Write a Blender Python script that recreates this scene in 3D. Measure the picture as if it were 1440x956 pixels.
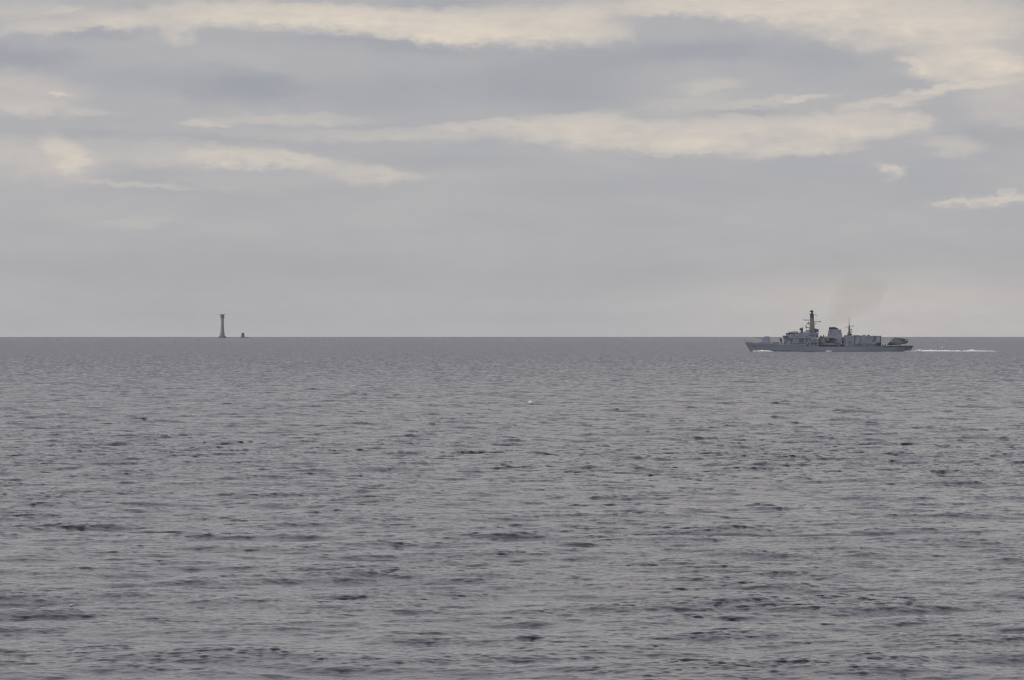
import bpy, bmesh, math, random
import numpy as np
from mathutils import Vector, Matrix

for o in list(bpy.data.objects):
    bpy.data.objects.remove(o)
SC = bpy.context.scene
COL = SC.collection
R = math.radians
RE = 7.43e6                 # effective earth radius (with refraction)
CAM_H = 20.0
PX = 0.000125               # radians per photo pixel (200 mm lens)
HORIZ = 455.7               # photo row of the true horizontal


def sea_level(x, y):
    return -(x * x + y * y) / (2 * RE)


# ------------------------------------------------------------------ camera
cam_d = bpy.data.cameras.new('camera')
cam = bpy.data.objects.new('camera', cam_d)
COL.objects.link(cam)
cam_d.sensor_width = 36.0
cam_d.lens = 200.0
cam_d.clip_start = 1.0
cam_d.clip_end = 90000.0
cam.location = (0, 0, CAM_H)
cam.rotation_euler = (math.pi / 2 - (478 - HORIZ) * PX, 0, 0)
SC.camera = cam

# ------------------------------------------------------------------ render / exposure
SC.view_settings.view_transform = 'Standard'
SC.view_settings.look = 'None'
SC.view_settings.exposure = 0.0
SC.view_settings.gamma = 1.0
SC.cycles.use_denoising = True
SC.cycles.max_bounces = 6
SC.cycles.volume_bounces = 1
SC.cycles.use_adaptive_sampling = False
SC.cycles.filter_width = 1.2

# ------------------------------------------------------------------ sun (soft, behind thin cloud)
SUN_EL, SUN_AZ = 22.0, -62.0      # azimuth from +Y, negative = left
sun_d = bpy.data.lights.new('sun', 'SUN')
sun_d.energy = 1.5
sun_d.angle = R(11)
sun_d.color = (1.0, 0.93, 0.84)
sun = bpy.data.objects.new('sun', sun_d)
COL.objects.link(sun)
# sun stands to the left and behind the camera
_az = R(-118)
_dir = Vector((math.sin(_az) * math.cos(R(SUN_EL)), math.cos(_az) * math.cos(R(SUN_EL)), math.sin(R(SUN_EL))))
sun.rotation_euler = _dir.to_track_quat('Z', 'Y').to_euler()
sun.location = (0, -50, 80)


# ------------------------------------------------------------------ node helpers
def lin(*c):
    out = []
    for v in c:
        v = v / 255.0
        out.append(v / 12.92 if v <= 0.04045 else ((v + 0.055) / 1.055) ** 2.4)
    return tuple(out)


class NT:
    def __init__(self, tree):
        self.t = tree

    def node(self, typ, **kw):
        n = self.t.nodes.new(typ)
        for k, v in kw.items():
            setattr(n, k, v)
        return n

    def put(self, sock, v):
        if hasattr(v, 'is_output') or isinstance(v, bpy.types.NodeSocket):
            self.t.links.new(v, sock)
        else:
            sock.default_value = v

    def math(self, op, a, b=None, c=None, clamp=False):
        n = self.node('ShaderNodeMath', operation=op, use_clamp=clamp)
        self.put(n.inputs[0], a)
        if b is not None:
            self.put(n.inputs[1], b)
        if c is not None:
            self.put(n.inputs[2], c)
        return n.outputs[0]

    def xyz(self, x, y, z):
        n = self.node('ShaderNodeCombineXYZ')
        self.put(n.inputs[0], x)
        self.put(n.inputs[1], y)
        self.put(n.inputs[2], z)
        return n.outputs[0]

    def noise(self, vec, scale, detail=4.0, rough=0.55, dist=0.0):
        n = self.node('ShaderNodeTexNoise')
        n.inputs['Scale'].default_value = scale
        n.inputs['Detail'].default_value = detail
        n.inputs['Roughness'].default_value = rough
        n.inputs['Distortion'].default_value = dist
        self.t.links.new(vec, n.inputs['Vector'])
        return n.outputs['Fac']

    def ramp(self, v, lo, hi, smooth=True, to0=0.0, to1=1.0):
        n = self.node('ShaderNodeMapRange')
        n.interpolation_type = 'SMOOTHSTEP' if smooth else 'LINEAR'
        self.put(n.inputs['Value'], v)
        n.inputs['From Min'].default_value = lo
        n.inputs['From Max'].default_value = hi
        n.inputs['To Min'].default_value = to0
        n.inputs['To Max'].default_value = to1
        return n.outputs['Result']

    def mix(self, f, a, b, mode='MIX'):
        n = self.node('ShaderNodeMix', data_type='RGBA', blend_type=mode)
        self.put(n.inputs[0], f)
        for s, v in ((n.inputs[6], a), (n.inputs[7], b)):
            if isinstance(v, tuple):
                s.default_value = (v[0], v[1], v[2], 1)
            else:
                self.t.links.new(v, s)
        return n.outputs[2]


# ------------------------------------------------------------------ world: overcast over a Nishita sky
SKY_K = 0.1
world = bpy.data.worlds.new('World')
SC.world = world
world.use_nodes = True
world.node_tree.nodes.clear()
w = NT(world.node_tree)
w_out = w.node('ShaderNodeOutputWorld')
bg = w.node('ShaderNodeBackground')
bg.inputs['Strength'].default_value = SKY_K
w.t.links.new(bg.outputs[0], w_out.inputs[0])
sky = w.node('ShaderNodeTexSky', sky_type='NISHITA')
sky.sun_disc = False
sky.sun_elevation = R(SUN_EL)
sky.sun_rotation = R(-118)
tc = w.node('ShaderNodeTexCoord')
sep = w.node('ShaderNodeSeparateXYZ')
w.t.links.new(tc.outputs['Generated'], sep.inputs[0])
dx, dy, dz = sep.outputs
az = w.math('ARCTAN2', dx, dy)
el = w.math('ARCSINE', dz)
# azimuth / elevation measured in units of 0.125 mrad
U = w.math('DIVIDE', az, PX)
E = w.math('DIVIDE', el, PX)
base_vec = w.xyz(w.math('MULTIPLY', U, 1 / 170.0), w.math('MULTIPLY', E, 1 / 42.0), 0.0)
n1 = w.noise(base_vec, 1.0, 6.0, 0.55)
base_vec2 = w.xyz(w.math('MULTIPLY', U, 1 / 140.0), w.math('MULTIPLY', E, 1 / 38.0), 7.3)
n2 = w.noise(base_vec2, 1.0, 6.0, 0.58)
fine_vec = w.xyz(w.math('MULTIPLY', U, 1 / 60.0), w.math('MULTIPLY', E, 1 / 13.0), 3.1)
n3 = w.noise(fine_vec, 1.0, 5.0, 0.6)
n4 = w.noise(w.xyz(w.math('MULTIPLY', U, 1 / 26.0), w.math('MULTIPLY', E, 1 / 15.0), 5.7), 1.0, 4.0, 0.6)
n5 = w.noise(w.xyz(w.math('MULTIPLY', U, 1 / 22.0), w.math('MULTIPLY', E, 1 / 16.0), 15.7), 1.0, 4.0, 0.6)
Uw = w.math('ADD', w.math('MULTIPLY_ADD', w.math('SUBTRACT', n1, 0.5), 100.0, U), w.math('MULTIPLY', w.math('SUBTRACT', n5, 0.5), 46.0))
Ew = w.math('ADD', w.math('MULTIPLY_ADD', w.math('SUBTRACT', n2, 0.5), 24.0, E),
            w.math('MULTIPLY_ADD', w.math('SUBTRACT', n3, 0.5), 14.0, w.math('MULTIPLY', w.math('SUBTRACT', n4, 0.5), 20.0)))
Ul = w.math('ADD', U, w.math('ADD', w.math('MULTIPLY', w.math('SUBTRACT', n1, 0.5), 24.0), w.math('MULTIPLY', w.math('SUBTRACT', n5, 0.5), 34.0)))
El = w.math('ADD', E, w.math('ADD', w.math('MULTIPLY', w.math('SUBTRACT', n3, 0.5), 9.0), w.math('MULTIPLY', w.math('SUBTRACT', n4, 0.5), 19.0)))


def clouds(blobs, start=1.0):
    keep = start          # product of (1 - s*m)
    for (cx, cy, a, b, ang, s, hard) in blobs:
        m = w.node('ShaderNodeMapping', vector_type='TEXTURE')
        # the running product rides along in z (scaled away), so the nodes run one after another
        src = (Ul, El) if hard > 0.5 else (Uw, Ew)
        w.t.links.new(w.xyz(src[0], src[1], keep), m.inputs['Vector'])
        m.inputs['Location'].default_value = (cx - 720, HORIZ - cy, 0)
        m.inputs['Rotation'].default_value = (0, 0, R(ang))
        m.inputs['Scale'].default_value = (a * 1.35, b * 1.5, 1e7)
        ln = w.node('ShaderNodeVectorMath', operation='LENGTH')
        w.t.links.new(m.outputs[0], ln.inputs[0])
        f = w.ramp(ln.outputs['Value'], 1.0, hard if hard <= 0.5 else 0.3, True, 0.0, s)
        keep = w.math('MULTIPLY', keep, w.math('SUBTRACT', 1.0, f))
    return w.math('SUBTRACT', 1.0, keep)


WARM = [
    (40, 20, 120, 18, 0, .25, .2), (70, 42, 90, 9, 3, .45, .2), (90, 18, 30, 6, 8, .3, .3), (170, 34, 50, 12, 0, .35, .3),
    (230, 28, 120, 15, 0, .45, .2), (252, 50, 24, 16, 0, .45, .1), (400, 22, 170, 18, -2, .7, .35),
    (560, 34, 190, 20, -3, .65, .35), (640, 50, 90, 14, 0, .6, .3), (720, 36, 150, 26, 0, .6, .3), (790, 48, 70, 20, 0, .4, .2),
    (855, 52, 40, 12, 10, .35, .2), (880, 14, 160, 14, 3, .45, .2), (1010, 20, 110, 8, 0, .35, .2),
    (1080, 10, 180, 17, 0, .65, .3), (1240, 22, 190, 26, 2, .6, .3), (1300, 48, 140, 20, 3, .55, .35),
    (1390, 50, 110, 60, 0, .35, .1), (1290, 34, 50, 10, 0, .3, .3),
    (1345, 92, 75, 24, 0, .62, .45), (1390, 85, 40, 14, -20, .35, .3), (1284, 92, 26, 7, -24, .6, .55), (1358, 124, 75, 6, 7, .45, .45),
    (1290, 136, 90, 8, 9, .4, .3), (1410, 130, 60, 60, 0, .3, .1), (1240, 148, 60, 6, 3, .35, .2),
    (1135, 139, 42, 5, 2, .45, .4), (1060, 146, 70, 6, 3, .3, .2), (990, 120, 55, 8, 4, .3, .2), (960, 145, 70, 16, 5, .25, .1),
    (400, 168, 130, 8, 1, .28, .2), (290, 176, 30, 6, 2, .35, .3), (460, 190, 130, 10, 0, .18, .1),
    (620, 188, 150, 12, 0, .28, .2), (690, 176, 90, 7, 0, .35, .3), (800, 180, 95, 18, 0, .45, .3),
    (830, 165, 50, 10, 5, .3, .3), (885, 192, 110, 20, 0, .45, .3), (960, 206, 80, 13, 0, .55, .35), (1010, 180, 110, 18, 0, .3, .2),
    (1090, 190, 150, 22, 0, .45, .3), (1120, 212, 90, 10, 4, .4, .3), (1215, 176, 90, 20, 0, .5, .35), (1282, 170, 22, 13, 0, .35, .4),
    (1340, 208, 50, 15, 0, .3, .2),
    (10, 132, 110, 26, 0, .3, .3), (80, 133, 17, 4, 3, .55, .6), (55, 155, 90, 10, 0, .3, .2), (130, 160, 40, 5, -3, .2, .3),
    (80, 210, 24, 20, -35, .5, .15), (102, 228, 26, 19, -30, .5, .15), (92, 226, 50, 30, -20, .3, .0), (60, 232, 120, 36, 0, .3, .0), (0, 215, 60, 16, 0, .2, .2),
    (270, 222, 150, 18, 0, .32, .2), (350, 222, 85, 11, -2, .45, .4), (420, 226, 40, 12, -8, .3, .3), (500, 243, 75, 14, -6, .36, .3),
    (560, 247, 55, 6, -5, .25, .3), (190, 262, 80, 4, -3, .28, .3), (340, 256, 120, 14, 0, .15, .1),
    (1246, 241, 30, 9, -20, .25, .0), (1240, 237, 16, 6, -14, .35, .1), (1256, 245, 20, 6, -24, .4, .1), (1385, 284, 80, 10, 1, .2, .0), (1352, 284, 26, 5, 2, .45, .3), (1415, 283, 45, 6, 2, .5, .3),
    (1411, 274, 9, 7, 0, .35, .4), (190, 312, 55, 7, 2, .14, .3),
    (1330, 455, 420, 70, 0, .30, .0), (1150, 440, 260, 60, 0, .15, .0), (700, 480, 900, 26, 0, .12, .0),
]
DARK = [
    (25, 82, 95, 20, -4, .55, .1), (130, 52, 70, 10, 0, .35, .1), (345, 122, 95, 26, 0, .60, .1), (240, 112, 120, 22, 0, .3, .1),
    (560, 62, 150, 14, -4, .35, .1), (500, 130, 200, 26, 0, .25, .1), (780, 110, 150, 45, 0, .40, .2), (930, 76, 140, 18, 6, .3, .1),
    (1000, 75, 100, 16, 0, .3, .1), (1150, 75, 70, 30, 0, .25, .1), (100, 190, 140, 8, 0, .25, .1), (310, 196, 120, 8, 0, .25, .1),
    (1400, 190, 60, 14, 0, .35, .2), (650, 230, 200, 12, 0, .2, .1), (1240, 66, 100, 6, 0, .2, .1), (250, 375, 330, 34, 0, .2, .0),
    (1000, 260, 400, 30, 0, .12, 0), (700, 390, 600, 30, 0, .12, 0), (350, 3, 70, 5, 0, .5, .2), (640, 4, 90, 7, 0, .35, .2),
    (1100, 200, 14, 5, 0, .25, .1), (1040, 160, 70, 6, 0, .25, .1),
]
Wm = clouds(WARM)
Dk = clouds(DARK, w.math('MULTIPLY_ADD', Wm, 0.0, 1.0))
# outside the part of the sky in view: the same cloud deck goes on
gvec = w.xyz(w.math('MULTIPLY', dx, 1.0), w.math('MULTIPLY', dy, 1.0), w.math('MULTIPLY', dz, 7.0))
g1 = w.noise(gvec, 7.0, 7.0, 0.55)
g2 = w.noise(gvec, 3.1, 6.0, 0.55)
Wg = w.ramp(g1, 0.42, 0.68, True, 0.0, 0.75)
Dg = w.ramp(g2, 0.45, 0.7, True, 0.0, 0.6)
inside = w.math('MULTIPLY', w.ramp(w.math('ABSOLUTE', U), 760, 1100, True, 1.0, 0.0), w.ramp(E, 470, 620, True, 1.0, 0.0))
low = w.ramp(E, 0, 330, True, 0.15, 1.0)        # thin far deck near the horizon
Wg = w.math('MULTIPLY', Wg, low)
Dg = w.math('MULTIPLY', Dg, low)


def fmix(f, a, b):
    n = w.node('ShaderNodeMix', data_type='FLOAT')
    w.put(n.inputs[0], f)
    w.put(n.inputs[2], a)
    w.put(n.inputs[3], b)
    return n.outputs[0]


Wt = fmix(inside, Wg, Wm)
Dt = fmix(inside, Dg, Dk)
mott = w.noise(w.xyz(w.math('MULTIPLY', U, 1 / 260.0), w.math('MULTIPLY', E, 1 / 60.0), 11.0), 1.0, 6.0, 0.6)
Wt = w.math('MULTIPLY', Wt, w.math('MULTIPLY', w.ramp(n3, 0.25, 0.75, False, 0.74, 1.22), w.ramp(n4, 0.3, 0.7, False, 0.86, 1.12)))
c = w.mix(w.ramp(E, -20, 260), lin(172, 170, 171), lin(171, 172, 177))
c = w.mix(w.ramp(mott, 0.3, 0.7, False), c, lin(180, 179, 180))
c = w.mix(w.ramp(dz, 0.05, 0.40), c, lin(168, 171, 186))
c = w.mix(Dt, c, lin(149, 153, 164))
c = w.mix(w.math('MULTIPLY', Wt, 1.0, clamp=True), c, lin(220, 209, 195))
cs = w.node('ShaderNodeVectorMath', operation='SCALE')
w.t.links.new(c, cs.inputs[0])
# a cloud deck brightens steadily from the horizon to overhead
w.put(cs.inputs['Scale'], w.ramp(dz, 0.08, 1.0, False, 1.0 / SKY_K, 1.6 / SKY_K))
# small gaps where the blue sky shows
gap = clouds([(1370, -2, 17, 7, 2, .5, .3)])
gapg = w.math('MULTIPLY', w.ramp(w.noise(gvec, 4.3, 5.0, 0.5), 0.62, 0.74, True, 0.0, 0.7),
              w.math('SUBTRACT', 1.0, inside))
gap = w.math('MAXIMUM', gap, gapg)
fin = w.node('ShaderNodeMix', data_type='RGBA')
w.put(fin.inputs[0], gap)
w.t.links.new(cs.outputs[0], fin.inputs[6])
w.t.links.new(sky.outputs[0], fin.inputs[7])
w.t.links.new(fin.outputs[2], bg.inputs['Color'])
world.cycles.sampling_method = 'MANUAL'
world.cycles.sample_map_resolution = 512

# ------------------------------------------------------------------ materials


def new_mat(name):
    m = bpy.data.materials.new(name)
    m.use_nodes = True
    m.node_tree.nodes.clear()
    t = NT(m.node_tree)
    out = t.node('ShaderNodeOutputMaterial')
    return m, t, out


def paint(name, col, rough=0.55, var=0.12, scale=0.35, metallic=0.0, streak=True):
    """weathered paint: colour variation, vertical rust/salt streaks"""
    m, t, out = new_mat(name)
    p = t.node('ShaderNodeBsdfPrincipled')
    tcn = t.node('ShaderNodeTexCoord')
    mp = t.node('ShaderNodeMapping')
    mp.inputs['Scale'].default_value = (1, 1, 0.3 if streak else 1)
    t.t.links.new(tcn.outputs['Object'], mp.inputs['Vector'])
    n = t.noise(mp.outputs[0], scale, 6, 0.6)
    n_b = t.noise(mp.outputs[0], scale * 6, 4, 0.6)
    dark = tuple(v * (1 - 2 * var) for v in col)
    lite = tuple(min(1, v * (1 + var)) for v in col)
    c1 = t.mix(t.ramp(n, 0.3, 0.7), dark, lite)
    c2 = t.mix(t.ramp(n_b, 0.55, 0.8, True, 0, 0.35), c1, tuple(v * .75 for v in col))
    t.t.links.new(c2, p.inputs['Base Color'])
    p.inputs['Roughness'].default_value = rough
    p.inputs['Metallic'].default_value = metallic
    t.t.links.new(p.outputs[0], out.inputs[0])
    return m


M = {}
M['hull'] = paint('hull_grey_paint', (0.175, 0.205, 0.275), 0.5, 0.07, 0.06)
M['super'] = paint('superstructure_grey_paint', (0.160, 0.180, 0.235), 0.55, 0.07, 0.12)
M['pale'] = paint('pale_grey_paint', (0.24, 0.25, 0.295), 0.5, 0.06, 0.2)
M['shade'] = paint('dark_grey_paint', (0.085, 0.09, 0.11), 0.6, 0.15, 0.3)  # dark fittings, and painted shade in openings and under the ledge
M['deck'] = paint('deck_nonslip_grey', (0.075, 0.085, 0.09), 0.85, 0.15, 0.4, streak=False)
M['black'] = paint('soot_and_shade_black', (0.018, 0.018, 0.024), 0.7, 0.2, 0.5)  # funnel black, also painted shade in the gap and recesses
M['mastdark'] = paint('sooty_mast_paint', (0.045, 0.043, 0.042), 0.65, 0.25, 0.3)
M['mast'] = paint('mast_grey_paint', (0.13, 0.14, 0.155), 0.6, 0.15, 0.3)
M['glass'] = paint('dark_window_glass', (0.012, 0.014, 0.018), 0.12, 0.1, 1.0)
M['orange'] = paint('boat_rubber_black', (0.05, 0.05, 0.055), 0.6, 0.1, 0.6)
M['raft'] = paint('white_canister_plastic', (0.6, 0.6, 0.6), 0.4, 0.05, 1.0)
M['boot'] = paint('waterline_black_paint', (0.03, 0.03, 0.035), 0.5, 0.1, 0.2)
M['heli'] = paint('naval_helicopter_grey', (0.105, 0.125, 0.13), 0.5, 0.08, 0.4)
M['helidark'] = paint('rotor_blade_dark_grey', (0.06, 0.064, 0.07), 0.5, 0.1, 0.6)


def granite(name, col, courses=0.75):
    m, t, out = new_mat(name)
    p = t.node('ShaderNodeBsdfPrincipled')
    tcn = t.node('ShaderNodeTexCoord')
    n = t.noise(tcn.outputs['Object'], 0.12, 6, 0.6)
    n_b = t.noise(tcn.outputs['Object'], 1.3, 5, 0.65)
    s = t.node('ShaderNodeSeparateXYZ')
    t.t.links.new(tcn.outputs['Object'], s.inputs[0])
    fr = t.math('FRACT', t.math('DIVIDE', s.outputs[2], courses))
    joint = t.ramp(t.math('ABSOLUTE', t.math('SUBTRACT', fr, 0.5)), 0.42, 0.48)
    c1 = t.mix(t.ramp(n, 0.3, 0.7), tuple(v * .78 for v in col), col)
    c2 = t.mix(t.ramp(n_b, 0.4, 0.75, True, 0, .5), c1, tuple(v * .65 for v in col))
    c3 = t.mix(t.math('MULTIPLY', joint, .5), c2, tuple(v * .5 for v in col))
    # weed and wet staining with its own ragged upper edge near the water
    h = t.math('ADD', s.outputs[2], t.math('MULTIPLY', n_b, 5.0))
    c4 = t.mix(t.ramp(h, 3.5, 7.5, True, .75, 0), c3, (0.045, 0.045, 0.035))
    t.t.links.new(c4, p.inputs['Base Color'])
    p.inputs['Roughness'].default_value = 0.8
    bmp = t.node('ShaderNodeBump')
    bmp.inputs['Distance'].default_value = 0.15
    bmp.inputs['Strength'].default_value = 0.6
    t.t.links.new(t.math('SUBTRACT', n_b, joint), bmp.inputs['Height'])
    t.t.links.new(bmp.outputs[0], p.inputs['Normal'])
    t.t.links.new(p.outputs[0], out.inputs[0])
    return m


M['granite'] = granite('grey_granite', (0.23, 0.227, 0.222))
M['granite_old'] = granite('dark_old_granite', (0.12, 0.115, 0.11), 0.6)
M['rock'] = granite('wet_reef_rock', (0.10, 0.10, 0.10), 30.0)
M['lantern_metal'] = paint('lantern_grey_metal', (0.10, 0.10, 0.105), 0.5, 0.1, 0.8)
M['lantern_glass'] = paint('lantern_glazing', (0.16, 0.16, 0.16), 0.15, 0.1, 0.8)

# sea
SLOPE_FAR = 1.1
FACE_LEAN = 0.17
m, t, out = new_mat('sea_water')
p = t.node('ShaderNodeBsdfPrincipled')
p.inputs['Base Color'].default_value = (0.016, 0.016, 0.027, 1)
p.inputs['IOR'].default_value = 1.333
p.inputs['Roughness'].default_value = 0.05
geo = t.node('ShaderNodeNewGeometry')
att = t.node('ShaderNodeAttribute', attribute_name='coarse')
pos = t.node('ShaderNodeVectorMath', operation='MULTIPLY')
t.t.links.new(geo.outputs['Position'], pos.inputs[0])
pos.inputs[1].default_value = (1.0, 1.35, 0.2)
posv = pos.outputs[0]
r1 = t.noise(posv, 3.4, 3.0, 0.6, 0.3)      # ripples 0.1 - 0.6 m
gust = t.noise(posv, 0.012, 3.0, 0.55, 0.6)
rp = t.node('ShaderNodeVectorMath', operation='MULTIPLY')
t.t.links.new(geo.outputs['Position'], rp.inputs[0])
rp.inputs[1].default_value = (0.72, 1.0, 0.3)
rq = t.noise(rp.outputs[0], 0.95, 3.0, 0.55, 0.25)
ridge = t.math('POWER', t.math('SUBTRACT', 1.0, t.math('ABSOLUTE', t.math('MULTIPLY_ADD', rq, 4.0, -2.0)), clamp=True), 1.6)
rip = t.math('ADD', t.math('MULTIPLY', r1, t.ramp(gust, 0.3, 0.7, True, 0.008, 0.020)),
             t.math('MULTIPLY', ridge, t.ramp(gust, 0.3, 0.7, True, 0.014, 0.032)))
hgt = rip
bmp = t.node('ShaderNodeBump')
bmp.inputs['Strength'].default_value = 1.0
bmp.inputs['Distance'].default_value = 1.0
t.t.links.new(hgt, bmp.inputs['Height'])
# wavelets too fine for the far part of the sheet: their slopes tilt the normal there
r2n = t.node('ShaderNodeTexNoise')
r2n.inputs['Scale'].default_value = 0.45
r2n.inputs['Detail'].default_value = 2.0
t.t.links.new(posv, r2n.inputs['Vector'])
sb = t.node('ShaderNodeVectorMath', operation='SUBTRACT')
t.t.links.new(r2n.outputs['Color'], sb.inputs[0])
# the windward faces, leaning towards -Y, are the ones that show over the crests
sb.inputs[1].default_value = (0.5, 0.5 + FACE_LEAN, 0.5)
ml = t.node('ShaderNodeVectorMath', operation='SCALE')
t.t.links.new(sb.outputs[0], ml.inputs[0])
t.put(ml.inputs['Scale'], t.math('MULTIPLY', att.outputs['Fac'], SLOPE_FAR))
ad = t.node('ShaderNodeVectorMath', operation='ADD')
t.t.links.new(bmp.outputs[0], ad.inputs[0])
t.t.links.new(ml.outputs[0], ad.inputs[1])
nm = t.node('ShaderNodeVectorMath', operation='NORMALIZE')
t.t.links.new(ad.outputs[0], nm.inputs[0])
t.t.links.new(nm.outputs[0], p.inputs['Normal'])
t.t.links.new(p.outputs[0], out.inputs[0])
M['sea'] = m

# foam
m, t, out = new_mat('sea_foam')
p = t.node('ShaderNodeBsdfPrincipled')
geo = t.node('ShaderNodeNewGeometry')
f1 = t.noise(geo.outputs['Position'], 0.9, 5, 0.7)
f2 = t.noise(geo.outputs['Position'], 0.25, 3, 0.6)
t.t.links.new(t.mix(t.ramp(f1, 0.35, 0.65), (0.55, 0.57, 0.6), (0.9, 0.9, 0.9)), p.inputs['Base Color'])
p.inputs['Roughness'].default_value = 0.8
t.t.links.new(p.outputs[0], out.inputs[0])
M['foam'] = m


# ------------------------------------------------------------------ sea surface: summed wave tiles on an earth-curved sheet
def wave_tile(L, N, lmin, lmax, seed, lp=30.0, alpha=0.0085, wind=-75.0, spread=2.0, slope=4.0):
    rs = np.random.RandomState(seed)
    k1 = np.fft.fftfreq(N, L / N) * 2 * np.pi
    kx, ky = np.meshgrid(k1, k1, indexing='ij')
    k = np.sqrt(kx * kx + ky * ky)
    k[0, 0] = 1
    kp = 2 * np.pi / lp
    th = np.arctan2(ky, kx) - math.radians(wind)
    D = np.abs(np.cos(th)) ** spread * (0.15 + 0.85 * (np.cos(th) > 0)) + 0.06
    ta = np.linspace(0, 2 * np.pi, 721)
    D /= 2 * np.pi * np.mean(np.abs(np.cos(ta)) ** spread * (0.15 + 0.85 * (np.cos(ta) > 0)) + 0.06)
    kr = 2 * np.pi / 1.6
    psi = alpha / 2 * kr ** -4 * (k / kr) ** -slope * np.exp(-1.25 * (kp / k) ** 2) * D
    lo, hi = 2 * np.pi / lmax, 2 * np.pi / lmin
    psi *= (k >= lo) * (k < hi)
    psi[0, 0] = 0
    dk = 2 * np.pi / L
    A = (rs.randn(N, N) + 1j * rs.randn(N, N)) * np.sqrt(psi) * dk
    f = lambda Z: np.real(np.fft.ifft2(Z)) * N * N
    return L, N, f(A).astype(np.float32), f(-1j * kx / k * A).astype(np.float32), f(-1j * ky / k * A).astype(np.float32)


def sample(tile, x, y, ang):
    L, N, H, DX, DY = tile
    ca, sa = math.cos(ang), math.sin(ang)
    u = ((x * ca + y * sa) / L * N) % N
    v = ((-x * sa + y * ca) / L * N) % N
    i = np.floor(u).astype(np.int32)
    j = np.floor(v).astype(np.int32)
    fu = (u - i).astype(np.float32)
    fv = (v - j).astype(np.float32)
    i %= N
    j %= N
    i2 = (i + 1) % N
    j2 = (j + 1) % N
    res = []
    for F in (H, DX, DY):
        res.append(F[i, j] * (1 - fu) * (1 - fv) + F[i2, j] * fu * (1 - fv) + F[i, j2] * (1 - fu) * fv + F[i2, j2] * fu * fv)
    h, a, b = res
    return h, a * ca - b * sa, a * sa + b * ca


TILES = [
    (wave_tile(613.0, 512, 6.5, 200.0, 3, spread=1.0), 0.05, 4.0, 40.0, 1.0),
    (wave_tile(113.0, 512, 1.5, 6.5, 5, spread=0.5), -0.09, 3.5, 18.0, 1.3),
    (wave_tile(31.0, 512, 0.42, 1.5, 8, spread=0.5, slope=3.4), 0.12, 1.2, 6.0, 1.15),
]
HGAIN = 0.9
CHOP = (1.0, 1.35, 1.7)
LEAN = (1.2, 2.7, 2.6)
LX, LY = 0.25, -0.97


def sea_field(x, y, s):
    """height and sideways shift of the water at rest positions x, y; s = local mesh spacing"""
    h = np.zeros_like(x, dtype=np.float32)
    ax = np.zeros_like(h)
    ay = np.zeros_like(h)
    patch = 1.0 + 0.12 * np.sin(x / 61.0 + 1.3 * np.sin(y / 97.0)) * np.sin(y / 143.0 + 1.7 * np.sin(x / 83.0) + 0.5)
    off = np.clip((np.hypot(x, y) - 450.0) / 550.0, 0, 1)      # rougher water farther out
    off = (off * off * (3 - 2 * off)).astype(np.float32)
    for n, (tl, ang, s0, s1, g) in enumerate(TILES):
        f = np.clip(1 - (s - s0) / (s1 - s0), 0, 1)
        f = (f * f * (3 - 2 * f) * g * HGAIN).astype(np.float32)
        if n > 0:
            f = f * patch
        if n == 1:
            q = sample(TILES[0][0], x * 1.7 + 91.0, y * 1.7 - 37.0, 0.9)[0]
            sg = float(TILES[0][0][2].std())
            u = np.clip(((h / (sg * 1.1) + q / sg) / 1.414 - 0.7) / 1.3, 0, 1)
            gust_ = (u * u * (3 - 2 * u)).astype(np.float32)
            f = f * (0.60 + 0.34 * gust_) * (1.0 + 0.5 * off)
        if n == 2:      # short waves ride on the crests of the longer ones
            f = f * (1.0 + 0.15 * gust_) * (1.0 + 1.3 * off) * np.clip(0.92 + 0.25 * h / 0.16, 0.4, 1.5)
        a, b, c_ = sample(tl, x, y, ang)
        h += a * f
        ax += b * f * CHOP[n] + LEAN[n] * LX * a * f
        ay += c_ * f * CHOP[n] + LEAN[n] * LY * a * f
    return h, ax, ay


def row_step(d):
    return 0.19 * (d / 320.0) ** 1.42 if d < 1500 else 1.69 * (d / 1500.0) ** 2.6


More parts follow.
